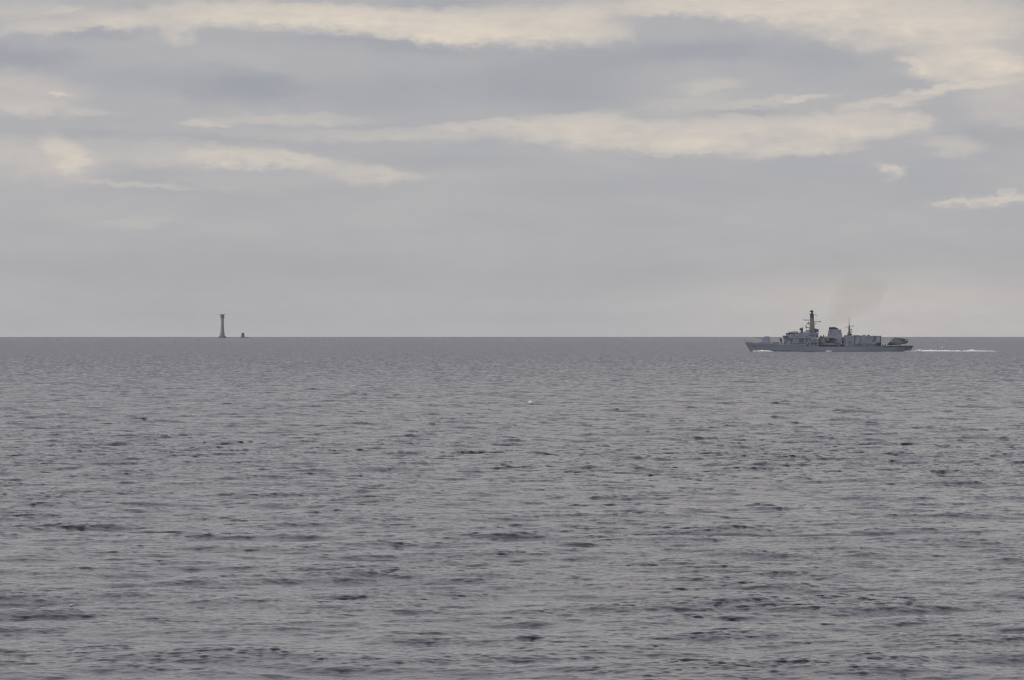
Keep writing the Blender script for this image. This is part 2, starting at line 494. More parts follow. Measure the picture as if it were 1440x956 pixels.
def build_sea():
    rows = []
    d = 3.0
    while d < 295:
        rows.append(d)
        d += max(1.0, 6.0 * (1 - d / 285))
    d = 295.0
    while d < 30000:
        rows.append(d)
        d += row_step(d)
    rows = np.array(rows)
    half = 0.101
    fine = np.arange(-half, half, 0.00042)
    a = half
    side = []
    st = 0.0006
    while a < math.pi:
        side.append(a)
        st = min(st * 1.5, 0.16)
        a += st
    side = np.array(side)
    ang = np.concatenate([-side[::-1], fine[1:], side])
    nr, na = len(rows), len(ang)
    A, D = np.meshgrid(ang, rows)
    A = A.ravel()
    D = D.ravel()
    x = np.sin(A) * D
    y = np.cos(A) * D
    srow = np.gradient(rows)
    S = np.repeat(srow, na)
    scol = np.tile(np.gradient(ang), nr) * D
    S = np.maximum(S, scol * 1.2)
    h, ax, ay = sea_field(x, y, S)
    near = np.clip((D - 3) / 200.0, 0.3, 1)
    co = np.empty((len(x), 3), np.float32)
    co[:, 0] = x + ax
    co[:, 1] = y + ay
    co[:, 2] = h + sea_level(x, y)
    coarse = (1 - np.exp(-np.clip(S - 0.35, 0, 99) / 4.5)).astype(np.float32)
    # quads, wrapping behind the viewer
    i = np.arange(nr - 1)[:, None] * na
    j = np.arange(na)[None, :]
    j2 = (j + 1) % na
    f = np.stack([i + j, i + j2, i + na + j2, i + na + j], axis=-1).reshape(-1, 4)
    # centre cap
    nf = len(f)
    me = bpy.data.meshes.new('sea')
    centre = len(co)
    co = np.vstack([co, [[0, 0, 0]]]).astype(np.float32)
    coarse = np.append(coarse, 0).astype(np.float32)
    tri = np.stack([np.full(na, centre), (np.arange(na) + 1) % na, np.arange(na)], axis=-1)
    me.vertices.add(len(co))
    me.vertices.foreach_set('co', co.ravel())
    loops = np.concatenate([f[:, ::-1].ravel(), tri.ravel()]).astype(np.int32)
    me.loops.add(len(loops))
    me.loops.foreach_set('vertex_index', loops)
    starts = np.concatenate([np.arange(nf) * 4, nf * 4 + np.arange(na) * 3]).astype(np.int32)
    me.polygons.add(nf + na)
    me.polygons.foreach_set('loop_start', starts)
    me.polygons.foreach_set('use_smooth', np.ones(nf + na, dtype=bool))
    at = me.attributes.new('coarse', 'FLOAT', 'POINT')
    at.data.foreach_set('value', coarse)
    me.update(calc_edges=True)
    me.materials.append(M['sea'])
    ob = bpy.data.objects.new('sea', me)
    COL.objects.link(ob)
    ob['kind'] = 'structure'
    if me.polygons[len(me.polygons) // 2].normal.z < 0:
        me.flip_normals()
    print('SEA faces', nf, 'rows', nr, 'cols', na, 'h rms', float(h[:200000].std()))
    return ob


build_sea()


# ------------------------------------------------------------------ mesh helpers
def obj(name, bm, mat, parent=None, smooth=False, bevel=0.0):
    bmesh.ops.recalc_face_normals(bm, faces=bm.faces)
    me = bpy.data.meshes.new(name)
    bm.to_mesh(me)
    bm.free()
    mats = mat if isinstance(mat, (list, tuple)) else [mat]
    for mm in mats:
        me.materials.append(mm)
    if smooth:
        me.polygons.foreach_set('use_smooth', [True] * len(me.polygons))
        try:
            me.set_sharp_from_angle(angle=R(40))
        except Exception:
            pass
    o = bpy.data.objects.new(name, me)
    COL.objects.link(o)
    if parent:
        o.parent = parent
    if bevel:
        b = o.modifiers.new('bevel', 'BEVEL')
        b.width = bevel
        b.segments = 2
        b.limit_method = 'ANGLE'
    return o


def box(bm, x0, x1, y0, y1, z0, z1):
    vs = [bm.verts.new(c_) for c_ in ((x0, y0, z0), (x1, y0, z0), (x1, y1, z0), (x0, y1, z0),
                                      (x0, y0, z1), (x1, y0, z1), (x1, y1, z1), (x0, y1, z1))]
    for f in ((0, 3, 2, 1), (4, 5, 6, 7), (0, 1, 5, 4), (1, 2, 6, 5), (2, 3, 7, 6), (3, 0, 4, 7)):
        bm.faces.new([vs[i] for i in f])
    return vs


def prism(bm, pts, y0, y1, taper=0.0, zbase=None, ztop=None):
    """polygon in XZ extruded across the beam; taper pulls the upper points inboard"""
    zs = [p_[1] for p_ in pts]
    za, zb = min(zs), max(zs)
    a, b = [], []
    for (x, z) in pts:
        k = taper * (z - za) / max(1e-6, zb - za)
        a.append(bm.verts.new((x, y0 + k, z)))
        b.append(bm.verts.new((x, y1 - k, z)))
    bm.faces.new(a)
    bm.faces.new(b[::-1])
    n = len(pts)
    for i in range(n):
        bm.faces.new((a[i], b[i], b[(i + 1) % n], a[(i + 1) % n]))


def tube(bm, p0, p1, r0, r1=None, seg=6):
    r1 = r0 if r1 is None else r1
    p0, p1 = Vector(p0), Vector(p1)
    q = (p1 - p0).to_track_quat('Z', 'Y')
    A, B = [], []
    for i in range(seg):
        a = 2 * math.pi * i / seg
        v = Vector((math.cos(a), math.sin(a), 0))
        A.append(bm.verts.new(p0 + q @ (v * r0)))
        B.append(bm.verts.new(p1 + q @ (v * r1)))
    for i in range(seg):
        j = (i + 1) % seg
        bm.faces.new((A[i], A[j], B[j], B[i]))
    bm.faces.new(A[::-1])
    bm.faces.new(B)


def lathe(bm, prof, seg=24, cx=0, cy=0, axis='Z'):
    rings = []
    for (r, z) in prof:
        ring = []
        for i in range(seg):
            a = 2 * math.pi * i / seg
            ring.append(bm.verts.new((cx + r * math.cos(a), cy + r * math.sin(a), z)))
        rings.append(ring)
    for k in range(len(rings) - 1):
        for i in range(seg):
            j = (i + 1) % seg
            bm.faces.new((rings[k][i], rings[k][j], rings[k + 1][j], rings[k + 1][i]))
    bm.faces.new(rings[0][::-1])
    bm.faces.new(rings[-1])


def loft(bm, rings, cap=True):
    rr = [[bm.verts.new(p_) for p_ in ring] for ring in rings]
    n = len(rr[0])
    for k in range(len(rr) - 1):
        for i in range(n):
            j = (i + 1) % n
            bm.faces.new((rr[k][i], rr[k][j], rr[k + 1][j], rr[k + 1][i]))
    if cap:
        bm.faces.new(rr[0][::-1])
        bm.faces.new(rr[-1])


def NB():
    return bmesh.new()


def empty(name, loc, rz, label, cat, group=None):
    o = bpy.data.objects.new(name, None)
    COL.objects.link(o)
    o.location = loc
    o.rotation_euler = (0, 0, rz)
    o.empty_display_size = 1
    o['label'] = label
    o['category'] = cat
    if group:
        o['group'] = group
    return o


def tag(o, label=None, cat=None, kind=None):
    if label:
        o['label'] = label
    if cat:
        o['category'] = cat
    if kind:
        o['kind'] = kind
    return o


# ------------------------------------------------------------------ the frigate
D_SHIP = 4570.0
S = D_SHIP * PX                    # metres per photo pixel at the ship
WL = 493.2                         # photo row of its waterline


def X(px):
    return (px - 1165.0) * S


def Z(py):
    return (WL - py) * S


ship_x = (1165.0 - 720) * S
SHIP_YAW = R(-3.0)
ship = empty('warship', (ship_x, D_SHIP, sea_level(ship_x, D_SHIP)), SHIP_YAW,
             'long light grey naval frigate with tall mast and square funnel, heading left', 'warship')

# hull lofted through stations: (photo x at deck, photo x at waterline, half beam deck, half beam waterline, deck row)
ST = [
    (1047.0, 1058.0, 0.15, 0.10, 480.2), (1050.0, 1059.5, 1.3, 0.35, 480.6), (1056.0, 1062.5, 2.9, 0.9, 481.1), (1064.0, 1068.0, 4.3, 2.0, 481.8),
    (1074.0, 1076.0, 5.6, 3.4, 482.5), (1086.0, 1087.0, 6.7, 5.0, 483.3), (1100.0, 1100.0, 7.5, 6.4, 484.3), (1118.0, 1118.0, 7.95, 7.3, 485.5),
    (1138.0, 1138.0, 8.05, 7.7, 486.2), (1160.0, 1160.0, 8.05, 7.8, 486.6), (1185.0, 1185.0, 8.05, 7.8, 486.8), (1210.0, 1210.0, 8.0, 7.6, 486.6),
    (1236.0, 1235.0, 7.8, 7.1, 486.2), (1258.0, 1255.5, 7.4, 6.5, 485.8), (1272.0, 1268.5, 7.0, 5.9, 485.6), (1284.0, 1278.5, 6.6, 5.2, 485.5),
]


def hull_ring(s):
    xd, xw, bd, bw, dr = s
    zd = Z(dr)
    r = []
    prof = [(0.0, 0.35, -2.2), (0.0, 0.8, -1.0), (0.0, 1.0, 0.0)]
    pts = []
    for (_, k, z) in prof:
        pts.append((X(xw), bw * k, z))
    for fz, e in ((0.35, 0.25), (0.68, 0.62), (0.80, 0.86), (1.0, 1.0)):
        xx = xw + (xd - xw) * (fz ** 0.85)
        pts.append((X(xx), bw + (bd - bw) * e, zd * fz))
    ring = [(a, -b, c_) for a, b, c_ in pts] + [(a, b, c_) for a, b, c_ in pts[::-1]]
    return ring


bm = NB()
loft(bm, [hull_ring(s) for s in ST])
hull = obj('hull', bm, [M['hull']], ship, smooth=True)

bm = NB()
deck_pts = [(X(s[0]), s[2] - 0.12, Z(s[4]) + 0.06) for s in ST]
lv = [bm.verts.new((a, -b, c_)) for a, b, c_ in deck_pts]
rv = [bm.verts.new((a, b, c_)) for a, b, c_ in deck_pts]
for i in range(len(lv) - 1):
    bm.faces.new((lv[i], lv[i + 1], rv[i + 1], rv[i]))
obj('main_deck', bm, M['deck'], ship)

# boot topping stripe just proud of the hull at the waterline
bm = NB()
for sgn in (-1, 1):
    a = [bm.verts.new((X(s[1]), sgn * (s[3] + 0.05), -0.3)) for s in ST]
    b = [bm.verts.new((X(s[1] + (s[0] - s[1]) * 0.06), sgn * (s[3] + (s[2] - s[3]) * .05 + 0.05), 0.45)) for s in ST]
    for i in range(len(a) - 1):
        bm.faces.new((a[i], a[i + 1], b[i + 1], b[i]))
obj('boot_stripe', bm, M['boot'], ship)

# bulwark / rubbing strake and stern quarter openings, dark blocks painted for the shade inside
for (px, row, wpx, hpx) in ((1263.4, 488.6, 1.8, 1.3), (1272.8, 488.9, 1.5, 3.8), (1278.4, 487.2, 1.1, 1.3)):
    bm = NB()
    x0, x1 = X(px - wpx / 2), X(px + wpx / 2)
    prism(bm, [(x0 - .3, Z(row + hpx / 2)), (x1 - .3, Z(row + hpx / 2)), (x1 + .3, Z(row - hpx / 2)), (x0 + .3, Z(row - hpx / 2))], -7.15, -6.0)
    obj('mooring_opening', bm, M['shade'], ship)
bm = NB()
prism(bm, [(X(1280.0), Z(490.2)), (X(1280.9), Z(490.2)), (X(1283.6), Z(486.6)), (X(1282.4), Z(486.6))], -6.72, -4.5)
obj('transom_opening', bm, M['shade'], ship)  # dark block, its colour stands for the shaded inside

# anchor in its pocket
bm = NB()
tube(bm, (X(1059.5), -2.9, Z(484.6)), (X(1060.3), -2.6, Z(486.4)), 0.22)
tube(bm, (X(1058.9), -2.6, Z(486.3)), (X(1061.8), -3.0, Z(486.1)), 0.25)
obj('anchor', bm, M['shade'], ship)

# ---- foredeck
bm = NB()
prism(bm, [(X(1067.8), Z(481.9)), (X(1084.5), Z(483.0)), (X(1083.8), Z(480.6)), (X(1068.4), Z(479.8))], -4.2, 4.2, 0.5)
obj('breakwater', bm, M['super'], ship)
bm = NB()
prism(bm, [(X(1071.5), Z(480.2)), (X(1083.4), Z(480.6)), (X(1083.2), Z(475.6)), (X(1080.9), Z(473.4)), (X(1075.2), Z(473.9)), (X(1071.8), Z(476.0))],
      -2.3, 2.3, 1.1)
turret = obj('gun_turret', bm, M['super'], ship, bevel=0.12)
bm = NB()
tube(bm, (X(1072.5), 0, Z(476.4)), (X(1062.8), 0, Z(475.0)), 0.22, 0.13, 8)
tube(bm, (X(1073.5), 0, Z(476.6)), (X(1070.0), 0, Z(476.0)), 0.42, 0.34, 8)
obj('gun_barrel', bm, M['mast'], turret)
for k in range(2):
    for yy in (-1.0, 1.0):
        bm = NB()
        tube(bm, (X(1053.5 + k * 4), yy, Z(481.2)), (X(1053.5 + k * 4), yy, Z(479.8)), 0.35, 0.3, 8)
        obj('capstan', bm, M['shade'], ship)
# missile silo block
bm = NB()
box(bm, X(1086.3), X(1095.5), -3.4, 3.4, Z(484.0), Z(480.4))
silo = obj('missile_silo', bm, M['super'], ship, bevel=0.1)
me_hatch = None
for i in range(8):
    for j in range(4):
        if me_hatch is None:
            bm = NB()
            box(bm, -.26, .26, -.6, .6, 0, .18)
            h_ = obj('silo_hatch', bm, M['shade'], silo)
            me_hatch = h_.data
        else:
            h_ = bpy.data.objects.new('silo_hatch', me_hatch)
            COL.objects.link(h_)
            h_.parent = silo
        h_.location = (X(1087.0) + i * 0.62, -2.4 + j * 1.6, Z(480.4))
# canted missile launchers
for sgn in (-1, 1):
    bm = NB()
    for k in range(4):
        yy = sgn * 1.2 + (k % 2) * .75 - .35
        zz = Z(480.6) + (k // 2) * .75
        tube(bm, (X(1099.6), yy - sgn * 1.2, zz), (X(1096.6), yy + sgn * 2.4, zz + 2.2), 0.34, 0.34, 10)
    launcher = obj('missile_launcher', bm, M['shade'], ship)
    bm = NB()
    for xx in (1097.4, 1099.4):
        tube(bm, (X(xx), sgn * .3, Z(483.6)), (X(xx), sgn * 1.4, Z(479.8)), .16)
    tube(bm, (X(1097.4), sgn * 2.2, Z(483.6)), (X(1097.0), sgn * 1.6, Z(479.2)), .16)
    obj('launcher_frame', bm, M['shade'], launcher)
bm = NB()
for k in range(5):
    xx = X(1100.0 + k * 1.1)
    tube(bm, (xx, -5.5 + .0 * k, Z(484.6)), (xx, -5.5, Z(481.6)), .12)
tube(bm, (X(1099.5), -5.5, Z(481.7)), (X(1105.5), -5.5, Z(481.7)), .1)
obj('screen_frame', bm, M['shade'], ship)

# ---- forward superstructure
bm = NB()
prism(bm, [(X(1101.2), Z(485.9)), (X(1151.0), Z(486.6)), (X(1151.0), Z(476.8)), (X(1103.2), Z(476.8))], -7.5, 7.5, 0.4)
obj('lower_superstructure', bm, M['super'], ship)
bm = NB()
box(bm, X(1101.4), X(1141.0), -7.75, 7.75, Z(476.9), Z(476.2))
obj('deck_edge_shadow', bm, M['shade'], ship)  # ledge coloured dark for the shadow line under it
bm = NB()
prism(bm, [(X(1101.6), Z(476.2)), (X(1148.5), Z(476.2)), (X(1148.2), Z(469.6)), (X(1138.0), Z(468.0)), (X(1126.0), Z(469.6)), (X(1105.8), Z(471.6)), (X(1103.5), Z(474.3))],
      -7.2, 7.2, 0.7)
obj('bridge_block', bm, M['super'], ship)
bm = NB()
prism(bm, [(X(1105.4), Z(471.8)), (X(1125.0), Z(470.2)), (X(1122.8), Z(467.4)), (X(1119.0), Z(466.6)), (X(1111.5), Z(466.9)), (X(1107.6), Z(469.2))],
      -6.3, 6.3, 0.9)
wheel = obj('wheelhouse', bm, M['super'], ship)
for k in range(9):
    bm = NB()
    px0 = 1106.6 + k * 1.75
    box(bm, X(px0), X(px0 + 1.25), -6.33, -6.0, Z(470.6), Z(469.2))
    obj('window', bm, M['glass'], wheel)
for k in range(9):
    bm = NB()
    y0 = -5.6 + k * 1.26
    box(bm, X(1105.5) - .06, X(1106.8), y0, y0 + .95, Z(471.2), Z(470.0))
    obj('window', bm, M['glass'], wheel)
bm = NB()
prism(bm, [(X(1100.6), Z(474.6)), (X(1107.2), Z(474.9)), (X(1107.0), Z(473.0)), (X(1101.0), Z(472.4))], -8.0, 8.0)
obj('bridge_wing', bm, M['shade'], ship)
# decoy launchers and little masts on the wheelhouse roof
bm = NB()
box(bm, X(1105.0), X(1107.2), -5.8, -4.4, Z(471.2), Z(468.9))
obj('decoy_launcher', bm, M['shade'], ship)
bm = NB()
box(bm, X(1109.8), X(1111.4), -6.0, -4.6, Z(470.4), Z(468.4))
obj('decoy_launcher', bm, M['shade'], ship)
for (px, r0, r1, y) in ((1109.0, 468.4, 464.6, -2), (1117.2, 466.8, 464.2, -3), (1118.0, 466.8, 465.2, 2), (1121.4, 467.2, 466.0, -5.6)):
    bm = NB()
    tube(bm, (X(px), y, Z(r0)), (X(px), y, Z(r1)), 0.11, 0.07)
    obj('roof_antenna', bm, M['mast'], ship)
bm = NB()
box(bm, X(1119.4), X(1122.0), -5.4, -3.0, Z(467.8), Z(466.6))
obj('roof_locker', bm, M['shade'], ship)
# missile director on its pedestal
bm = NB()
lathe(bm, [(1.5, Z(470.0)), (1.1, Z(468.2)), (1.0, Z(466.4)), (.75, Z(465.2))], 12, X(1127.6), 0)
director = obj('radar_director', bm, M['mast'], ship)
bm = NB()
box(bm, X(1126.0), X(1129.3), -1.5, 1.5, Z(465.4), Z(462.4))
obj('director_housing', bm, M['shade'], director, bevel=.15)
bm = NB()
tube(bm, (X(1126.4), -1.2, Z(463.8)), (X(1125.3), -1.5, Z(463.2)), .9, 1.1, 14)
tube(bm, (X(1128.6), -.2, Z(462.6)), (X(1128.0), -.2, Z(461.2)), .55, .6, 12)
obj('director_dish', bm, M['mastdark'], director)
bm = NB()
box(bm, X(1124.0), X(1130.4), -2.6, 2.6, Z(470.0), Z(468.2))
obj('director_platform', bm, M['shade'], ship)
bm = NB()
prism(bm, [(X(1130.2), Z(470.0)), (X(1138.6), Z(470.0)), (X(1138.4), Z(464.4)), (X(1133.6), Z(464.0)), (X(1133.0), Z(466.6)), (X(1130.6), Z(466.8))], -3.6, 3.6, .3)
obj('mast_house', bm, M['pale'], ship)
# doors, and raised dark panels painted as shaded recesses (port side)
for (px, row, wpx, hpx, yy) in ((1103.8, 481.5, 2.6, 1.2, -7.5), (1116.6, 472.6, 1.3, 1.4, -7.0), (1121.4, 473.9, 1.4, 1.6, -7.1),
                                (1112.5, 480.4, .9, 5.8, -7.4), (1127.3, 480.0, 3.6, 5.2, -7.4), (1139.0, 472.2, 3.4, 1.6, -7.0),
                                (1137.0, 483.0, 1.0, 3.4, -7.45), (1108.0, 473.2, 1.0, 1.6, -7.1)):
    bm = NB()
    box(bm, X(px - wpx / 2), X(px + wpx / 2), yy - .12, yy + .8, Z(row + hpx / 2), Z(row - hpx / 2))
    obj('dark_panel', bm, M['shade'], ship)
for (px, row, wpx, hpx, yy) in ((1119.8, 479.6, 8.6, 5.2, -7.55), (1132.0, 480.0, 3.2, 4.2, -7.55)):
    bm = NB()
    box(bm, X(px - wpx / 2), X(px + wpx / 2), yy - .16, yy + .3, Z(row + hpx / 2), Z(row - hpx / 2))
    obj('side_locker', bm, M['super'], ship, bevel=.08)

# ---- main mast
def sq(cx, hw, hd, z, ch=0.3):
    c0, c1 = cx - hw, cx + hw
    return [(c0 + ch, -hd, z), (c1 - ch, -hd, z), (c1, -hd + ch, z), (c1, hd - ch, z),
            (c1 - ch, hd, z), (c0 + ch, hd, z), (c0, hd - ch, z), (c0, -hd + ch, z)]


bm = NB()
loft(bm, [sq(X(1142.0), 4.2 * S, 2.5, Z(471)), sq(X(1142.0), 3.75 * S, 2.2, Z(462)), sq(X(1141.9), 2.9 * S, 1.7, Z(451.0)), sq(X(1141.8), 2.5 * S, 1.4, Z(447.0))])
mast = obj('main_mast', bm, M['mast'], ship)
bm = NB()
loft(bm, [sq(X(1141.8), 2.75 * S, 1.5, Z(447.2)), sq(X(1141.8), 2.5 * S, 1.4, Z(443.0)), sq(X(1142.0), 1.5 * S, 1.0, Z(441.8)), sq(X(1142.1), 1.35 * S, .8, Z(439.4))])
mast_top = obj('mast_top', bm, M['mastdark'], mast)
bm = NB()
lathe(bm, [(1.0, Z(439.4)), (1.5, Z(438.9)), (1.5, Z(438.0)), (.7, Z(437.2)), (.15, Z(436.6))], 14, X(1141.4), 0)
obj('mast_radome', bm, M['mastdark'], mast_top, smooth=True)
bm = NB()
for dz_ in (442.6, 445.4, 448.0):
    box(bm, X(1138.9), X(1144.8), -1.9, 1.9, Z(dz_ + .28), Z(dz_ - .12))
obj('mast_gallery', bm, M['mastdark'], mast)
# antennas on the mast head
bm = NB()
tube(bm, (X(1139.6), -.6, Z(442.4)), (X(1138.6), -.9, Z(441.2)), .3, .45, 8)
obj('mast_dish', bm, M['mast'], mast)
bm = NB()
tube(bm, (X(1144.2), -.2, Z(442.0)), (X(1147.0), -.3, Z(442.9)), .16)
tube(bm, (X(1147.0), -.3, Z(442.9)), (X(1148.4), -.3, Z(444.6)), .14)
tube(bm, (X(1147.6), -.3, Z(444.6)), (X(1149.3), -.3, Z(444.5)), .16)
obj('upper_yard', bm, M['mast'], mast)
# forward yard: lattice
bm = NB()
for yy in (-.6, .6):
    tube(bm, (X(1139.2), yy, Z(450.4)), (X(1129.6), yy, Z(450.4)), .15)
    tube(bm, (X(1139.2), yy, Z(452.0)), (X(1132.0), yy, Z(451.4)), .10)
for k in range(5):
    tube(bm, (X(1130.4 + k * 1.9), -.6, Z(450.5)), (X(1131.4 + k * 1.9), .6, Z(451.6)), .09)
    tube(bm, (X(1130.4 + k * 1.9), -.6, Z(450.5)), (X(1130.4 + k * 1.9), -.6, Z(449.4 + .5 * (k % 2))), .09)
obj('forward_yard', bm, M['super'], mast)
bm = NB()
box(bm, X(1134.2), X(1139.2), -1.3, 1.3, Z(456.0), Z(455.2))
tube(bm, (X(1135.0), 0, Z(456.0)), (X(1139.0), 0, Z(457.6)), .14)
tube(bm, (X(1137.3), -.3, Z(455.4)), (X(1137.3), -.3, Z(453.0)), .38, .3, 8)
obj('radar_bracket', bm, M['mastdark'], mast)
bm = NB()
box(bm, X(1133.0), X(1139.0), -1.2, 1.2, Z(462.0), Z(461.0))
tube(bm, (X(1133.6), -.2, Z(461.2)), (X(1133.6), -.2, Z(457.6)), .4, .32, 8)
box(bm, X(1133.1), X(1135.2), -.9, .7, Z(461.2), Z(460.2))
obj('aerial_platform', bm, M['mast'], mast)
# after yard
bm = NB()
tube(bm, (X(1144.6), 0, Z(452.3)), (X(1154.0), 0, Z(452.6)), .22, .18)
tube(bm, (X(1145.0), 0, Z(458.2)), (X(1152.2), 0, Z(453.2)), .10)
tube(bm, (X(1146.2), 0, Z(455.6)), (X(1148.4), 0, Z(452.6)), .12)
box(bm, X(1153.0), X(1154.2), -.5, .5, Z(453.6), Z(452.0))
for yy in (-1, 1):
    tube(bm, (X(1145.4), 0, Z(452.3)), (X(1146.2), yy * 5.6, Z(452.1)), .17, .13)
    tube(bm, (X(1145.6), 0, Z(457.0)), (X(1146.0), yy * 4.0, Z(452.4)), .09)
obj('after_yard', bm, M['mastdark'], mast)
# search radar on the after face
bm = NB()
box(bm, X(1144.9), X(1147.4), -2.4, 2.4, Z(468.3), Z(462.6))
radar_box = obj('radar_housing', bm, M['mastdark'], mast, bevel=.2)
bm = NB()
lathe(bm, [(.6, Z(468.0)), (1.9, Z(466.8)), (2.1, Z(465.3)), (1.7, Z(463.6)), (.5, Z(462.8))], 14, X(1148.0), 0)
obj('satellite_dome', bm, M['mast'], mast, smooth=True)
bm = NB()
box(bm, X(1147.0), X(1151.8), -1.6, 1.6, Z(469.9), Z(469.2))
tube(bm, (X(1151.0), -.9, Z(469.4)), (X(1151.0), -.9, Z(468.0)), .16)
obj('dome_platform', bm, M['shade'], mast)
bm = NB()
prism(bm, [(X(1138.2), Z(476.2)), (X(1151.0), Z(476.2)), (X(1150.0), Z(468.4)), (X(1144.4), Z(468.0)), (X(1138.4), Z(468.2))], -3.6, 3.6, .4)
obj('mast_base_house', bm, M['super'], ship)

# ---- waist: between mast and funnel
bm = NB()
prism(bm, [(X(1150.8), Z(486.6)), (X(1186.0), Z(486.8)), (X(1186.0), Z(474.6)), (X(1163.0), Z(474.6)), (X(1157.2), Z(475.2)), (X(1156.6), Z(477.0)), (X(1150.8), Z(477.4))], -5.4, 5.4, .2)
obj('midships_block', bm, M['super'], ship)
bm = NB()
box(bm, X(1152.4), X(1157.8), -3.0, 3.0, Z(477.2), Z(473.8))
box(bm, X(1158.6), X(1163.4), -4.6, 4.6, Z(475.2), Z(474.0))
obj('intake_housing', bm, M['mast'], ship)
for (px, r0, r1, rad) in ((1158.2, 475, 471.0, .42), (1153.3, 474.2, 471.8, .2), (1155.0, 474.2, 472.6, .45), (1160.8, 474.4, 472.9, .3)):
    bm = NB()
    tube(bm, (X(px), -2.4, Z(r0)), (X(px), -2.4, Z(r1)), rad, rad * .8, 8)
    obj('vent_pipe', bm, M['mast'], ship)
bm = NB()
lathe(bm, [(.3, Z(478.4)), (.75, Z(477.4)), (.85, Z(476.4)), (.6, Z(475.5)), (.1, Z(475.1))], 12, X(1149.8), -6.2)
obj('white_radome', bm, M['raft'], ship, smooth=True)
bm = NB()
box(bm, X(1148.8), X(1150.8), -6.9, -5.4, Z(486.4), Z(478.4))
obj('radome_stand', bm, M['super'], ship)
# boat deck: canopy ledge, boat, davit and rails
bm = NB()
box(bm, X(1156.2), X(1175.4), -7.9, -5.3, Z(481.1), Z(480.6))
box(bm, X(1151.0), X(1184.8), -7.9, -5.3, Z(484.2), Z(483.5))
obj('boat_deck_ledge', bm, M['shade'], ship)
bm = NB()
box(bm, X(1158.0), X(1174.0), -7.2, -6.0, Z(483.5), Z(481.9))
obj('deck_screen', bm, M['pale'], ship, bevel=.1)
rings = []
for k in range(11):
    tt = k / 10
    xx = X(1161.5) + (X(1172.8) - X(1161.5)) * tt
    wd = 1.1 * math.sin(math.pi * min(1, .12 + tt * 1.1) ** .8) + .12
    zz = Z(480.4) + (1 - tt) ** 3 * .5
    rings.append([(xx, -6.6 + wd * math.cos(a), zz + .75 + .75 * math.sin(a) * (1.0 if math.sin(a) < 0 else .45)) for a in [i * math.pi / 5 for i in range(10)]])
bm = NB()
loft(bm, rings)
boat = obj('rigid_boat', bm, M['orange'], ship, smooth=True)
for xx in (1163.5, 1171.0):
    bm = NB()
    tube(bm, (X(xx), -5.2, Z(480.6)), (X(xx), -5.2, Z(476.6)), .2)
    tube(bm, (X(xx), -5.2, Z(476.6)), (X(xx), -7.2, Z(476.4)), .17)
    tube(bm, (X(xx), -7.0, Z(476.4)), (X(xx), -6.8, Z(479.2)), .06)
    obj('boat_davit', bm, M['shade'], ship)
bm = NB()
box(bm, X(1166.0), X(1172.5), -5.55, -5.0, Z(480.4), Z(475.8))
obj('boat_bay_shade', bm, M['black'], ship)  # raised black block, the shade of the boat bay painted on
bm = NB()
prism(bm, [(X(1172.0), Z(476.0)), (X(1176.5), Z(477.6)), (X(1176.5), Z(478.4)), (X(1172.0), Z(476.8))], -6.6, -5.35)
obj('boat_crane_arm', bm, M['shade'], ship)
# life raft canisters along the side
for px in (1144.2, 1146.4, 1178.4, 1180.6, 1189.5, 1191.7, 1226.4):
    bm = NB()
    tube(bm, (X(px - .9), -7.45, Z(484.9)), (X(px + .9), -7.45, Z(484.9)), .38, .38, 10)
    obj('life_raft', bm, M['pale'], ship)
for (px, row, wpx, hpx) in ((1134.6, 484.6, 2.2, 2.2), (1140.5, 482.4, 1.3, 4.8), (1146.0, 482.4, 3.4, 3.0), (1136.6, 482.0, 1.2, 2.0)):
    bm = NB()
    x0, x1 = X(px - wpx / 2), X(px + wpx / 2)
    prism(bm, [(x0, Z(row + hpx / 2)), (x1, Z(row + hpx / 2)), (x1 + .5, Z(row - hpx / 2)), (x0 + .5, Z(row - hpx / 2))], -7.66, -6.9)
    obj('torpedo_bay_shade', bm, M['black'], ship)  # black blocks on the side, painted shade of the torpedo bays

# ---- funnel
bm = NB()
prism(bm, [(X(1163.2), Z(475.2)), (X(1184.6), Z(475.2)), (X(1182.9), Z(463.9)), (X(1178.6), Z(463.9)), (X(1165.3), Z(463.9))], -4.4, 4.4, 1.0)
funnel = obj('funnel', bm, M['super'], ship, bevel=.15)
bm = NB()
prism(bm, [(X(1165.5), Z(463.9)), (X(1178.8), Z(463.9)), (X(1178.9), Z(462.1)), (X(1176.2), Z(462.0)), (X(1175.9), Z(461.0)), (X(1165.9), Z(461.0))], -3.2, 3.2, .2)
obj('funnel_cap', bm, M['black'], funnel)
for k in range(3):
    bm = NB()
    tube(bm, (X(1168.0 + k * 3.2), 0, Z(461.2)), (X(1168.2 + k * 3.2), 0, Z(460.5)), .75, .7, 12)
    obj('exhaust_pipe', bm, M['black'], funnel)
for (px, row, wpx, hpx) in ((1168.8, 466.6, 1.7, 1.7), (1173.0, 471.6, 1.4, 1.0), (1175.4, 470.9, .8, 1.6)):
    bm = NB()
    kk = (475.2 - row) / (475.2 - 463.9)
    box(bm, X(px - wpx / 2), X(px + wpx / 2), -4.4 + kk * 1.0 - .12, -3.2, Z(row + hpx / 2), Z(row - hpx / 2))
    obj('funnel_louvre', bm, M['shade'], funnel)
bm = NB()
box(bm, X(1163.8), X(1184.9), -4.62, 4.62, Z(475.4), Z(474.8))
obj('funnel_skirt', bm, M['mast'], ship)
bm = NB()
box(bm, X(1177.0), X(1184.0), -6.6, -5.3, Z(486.7), Z(476.4))
obj('midships_locker', bm, M['super'], ship)
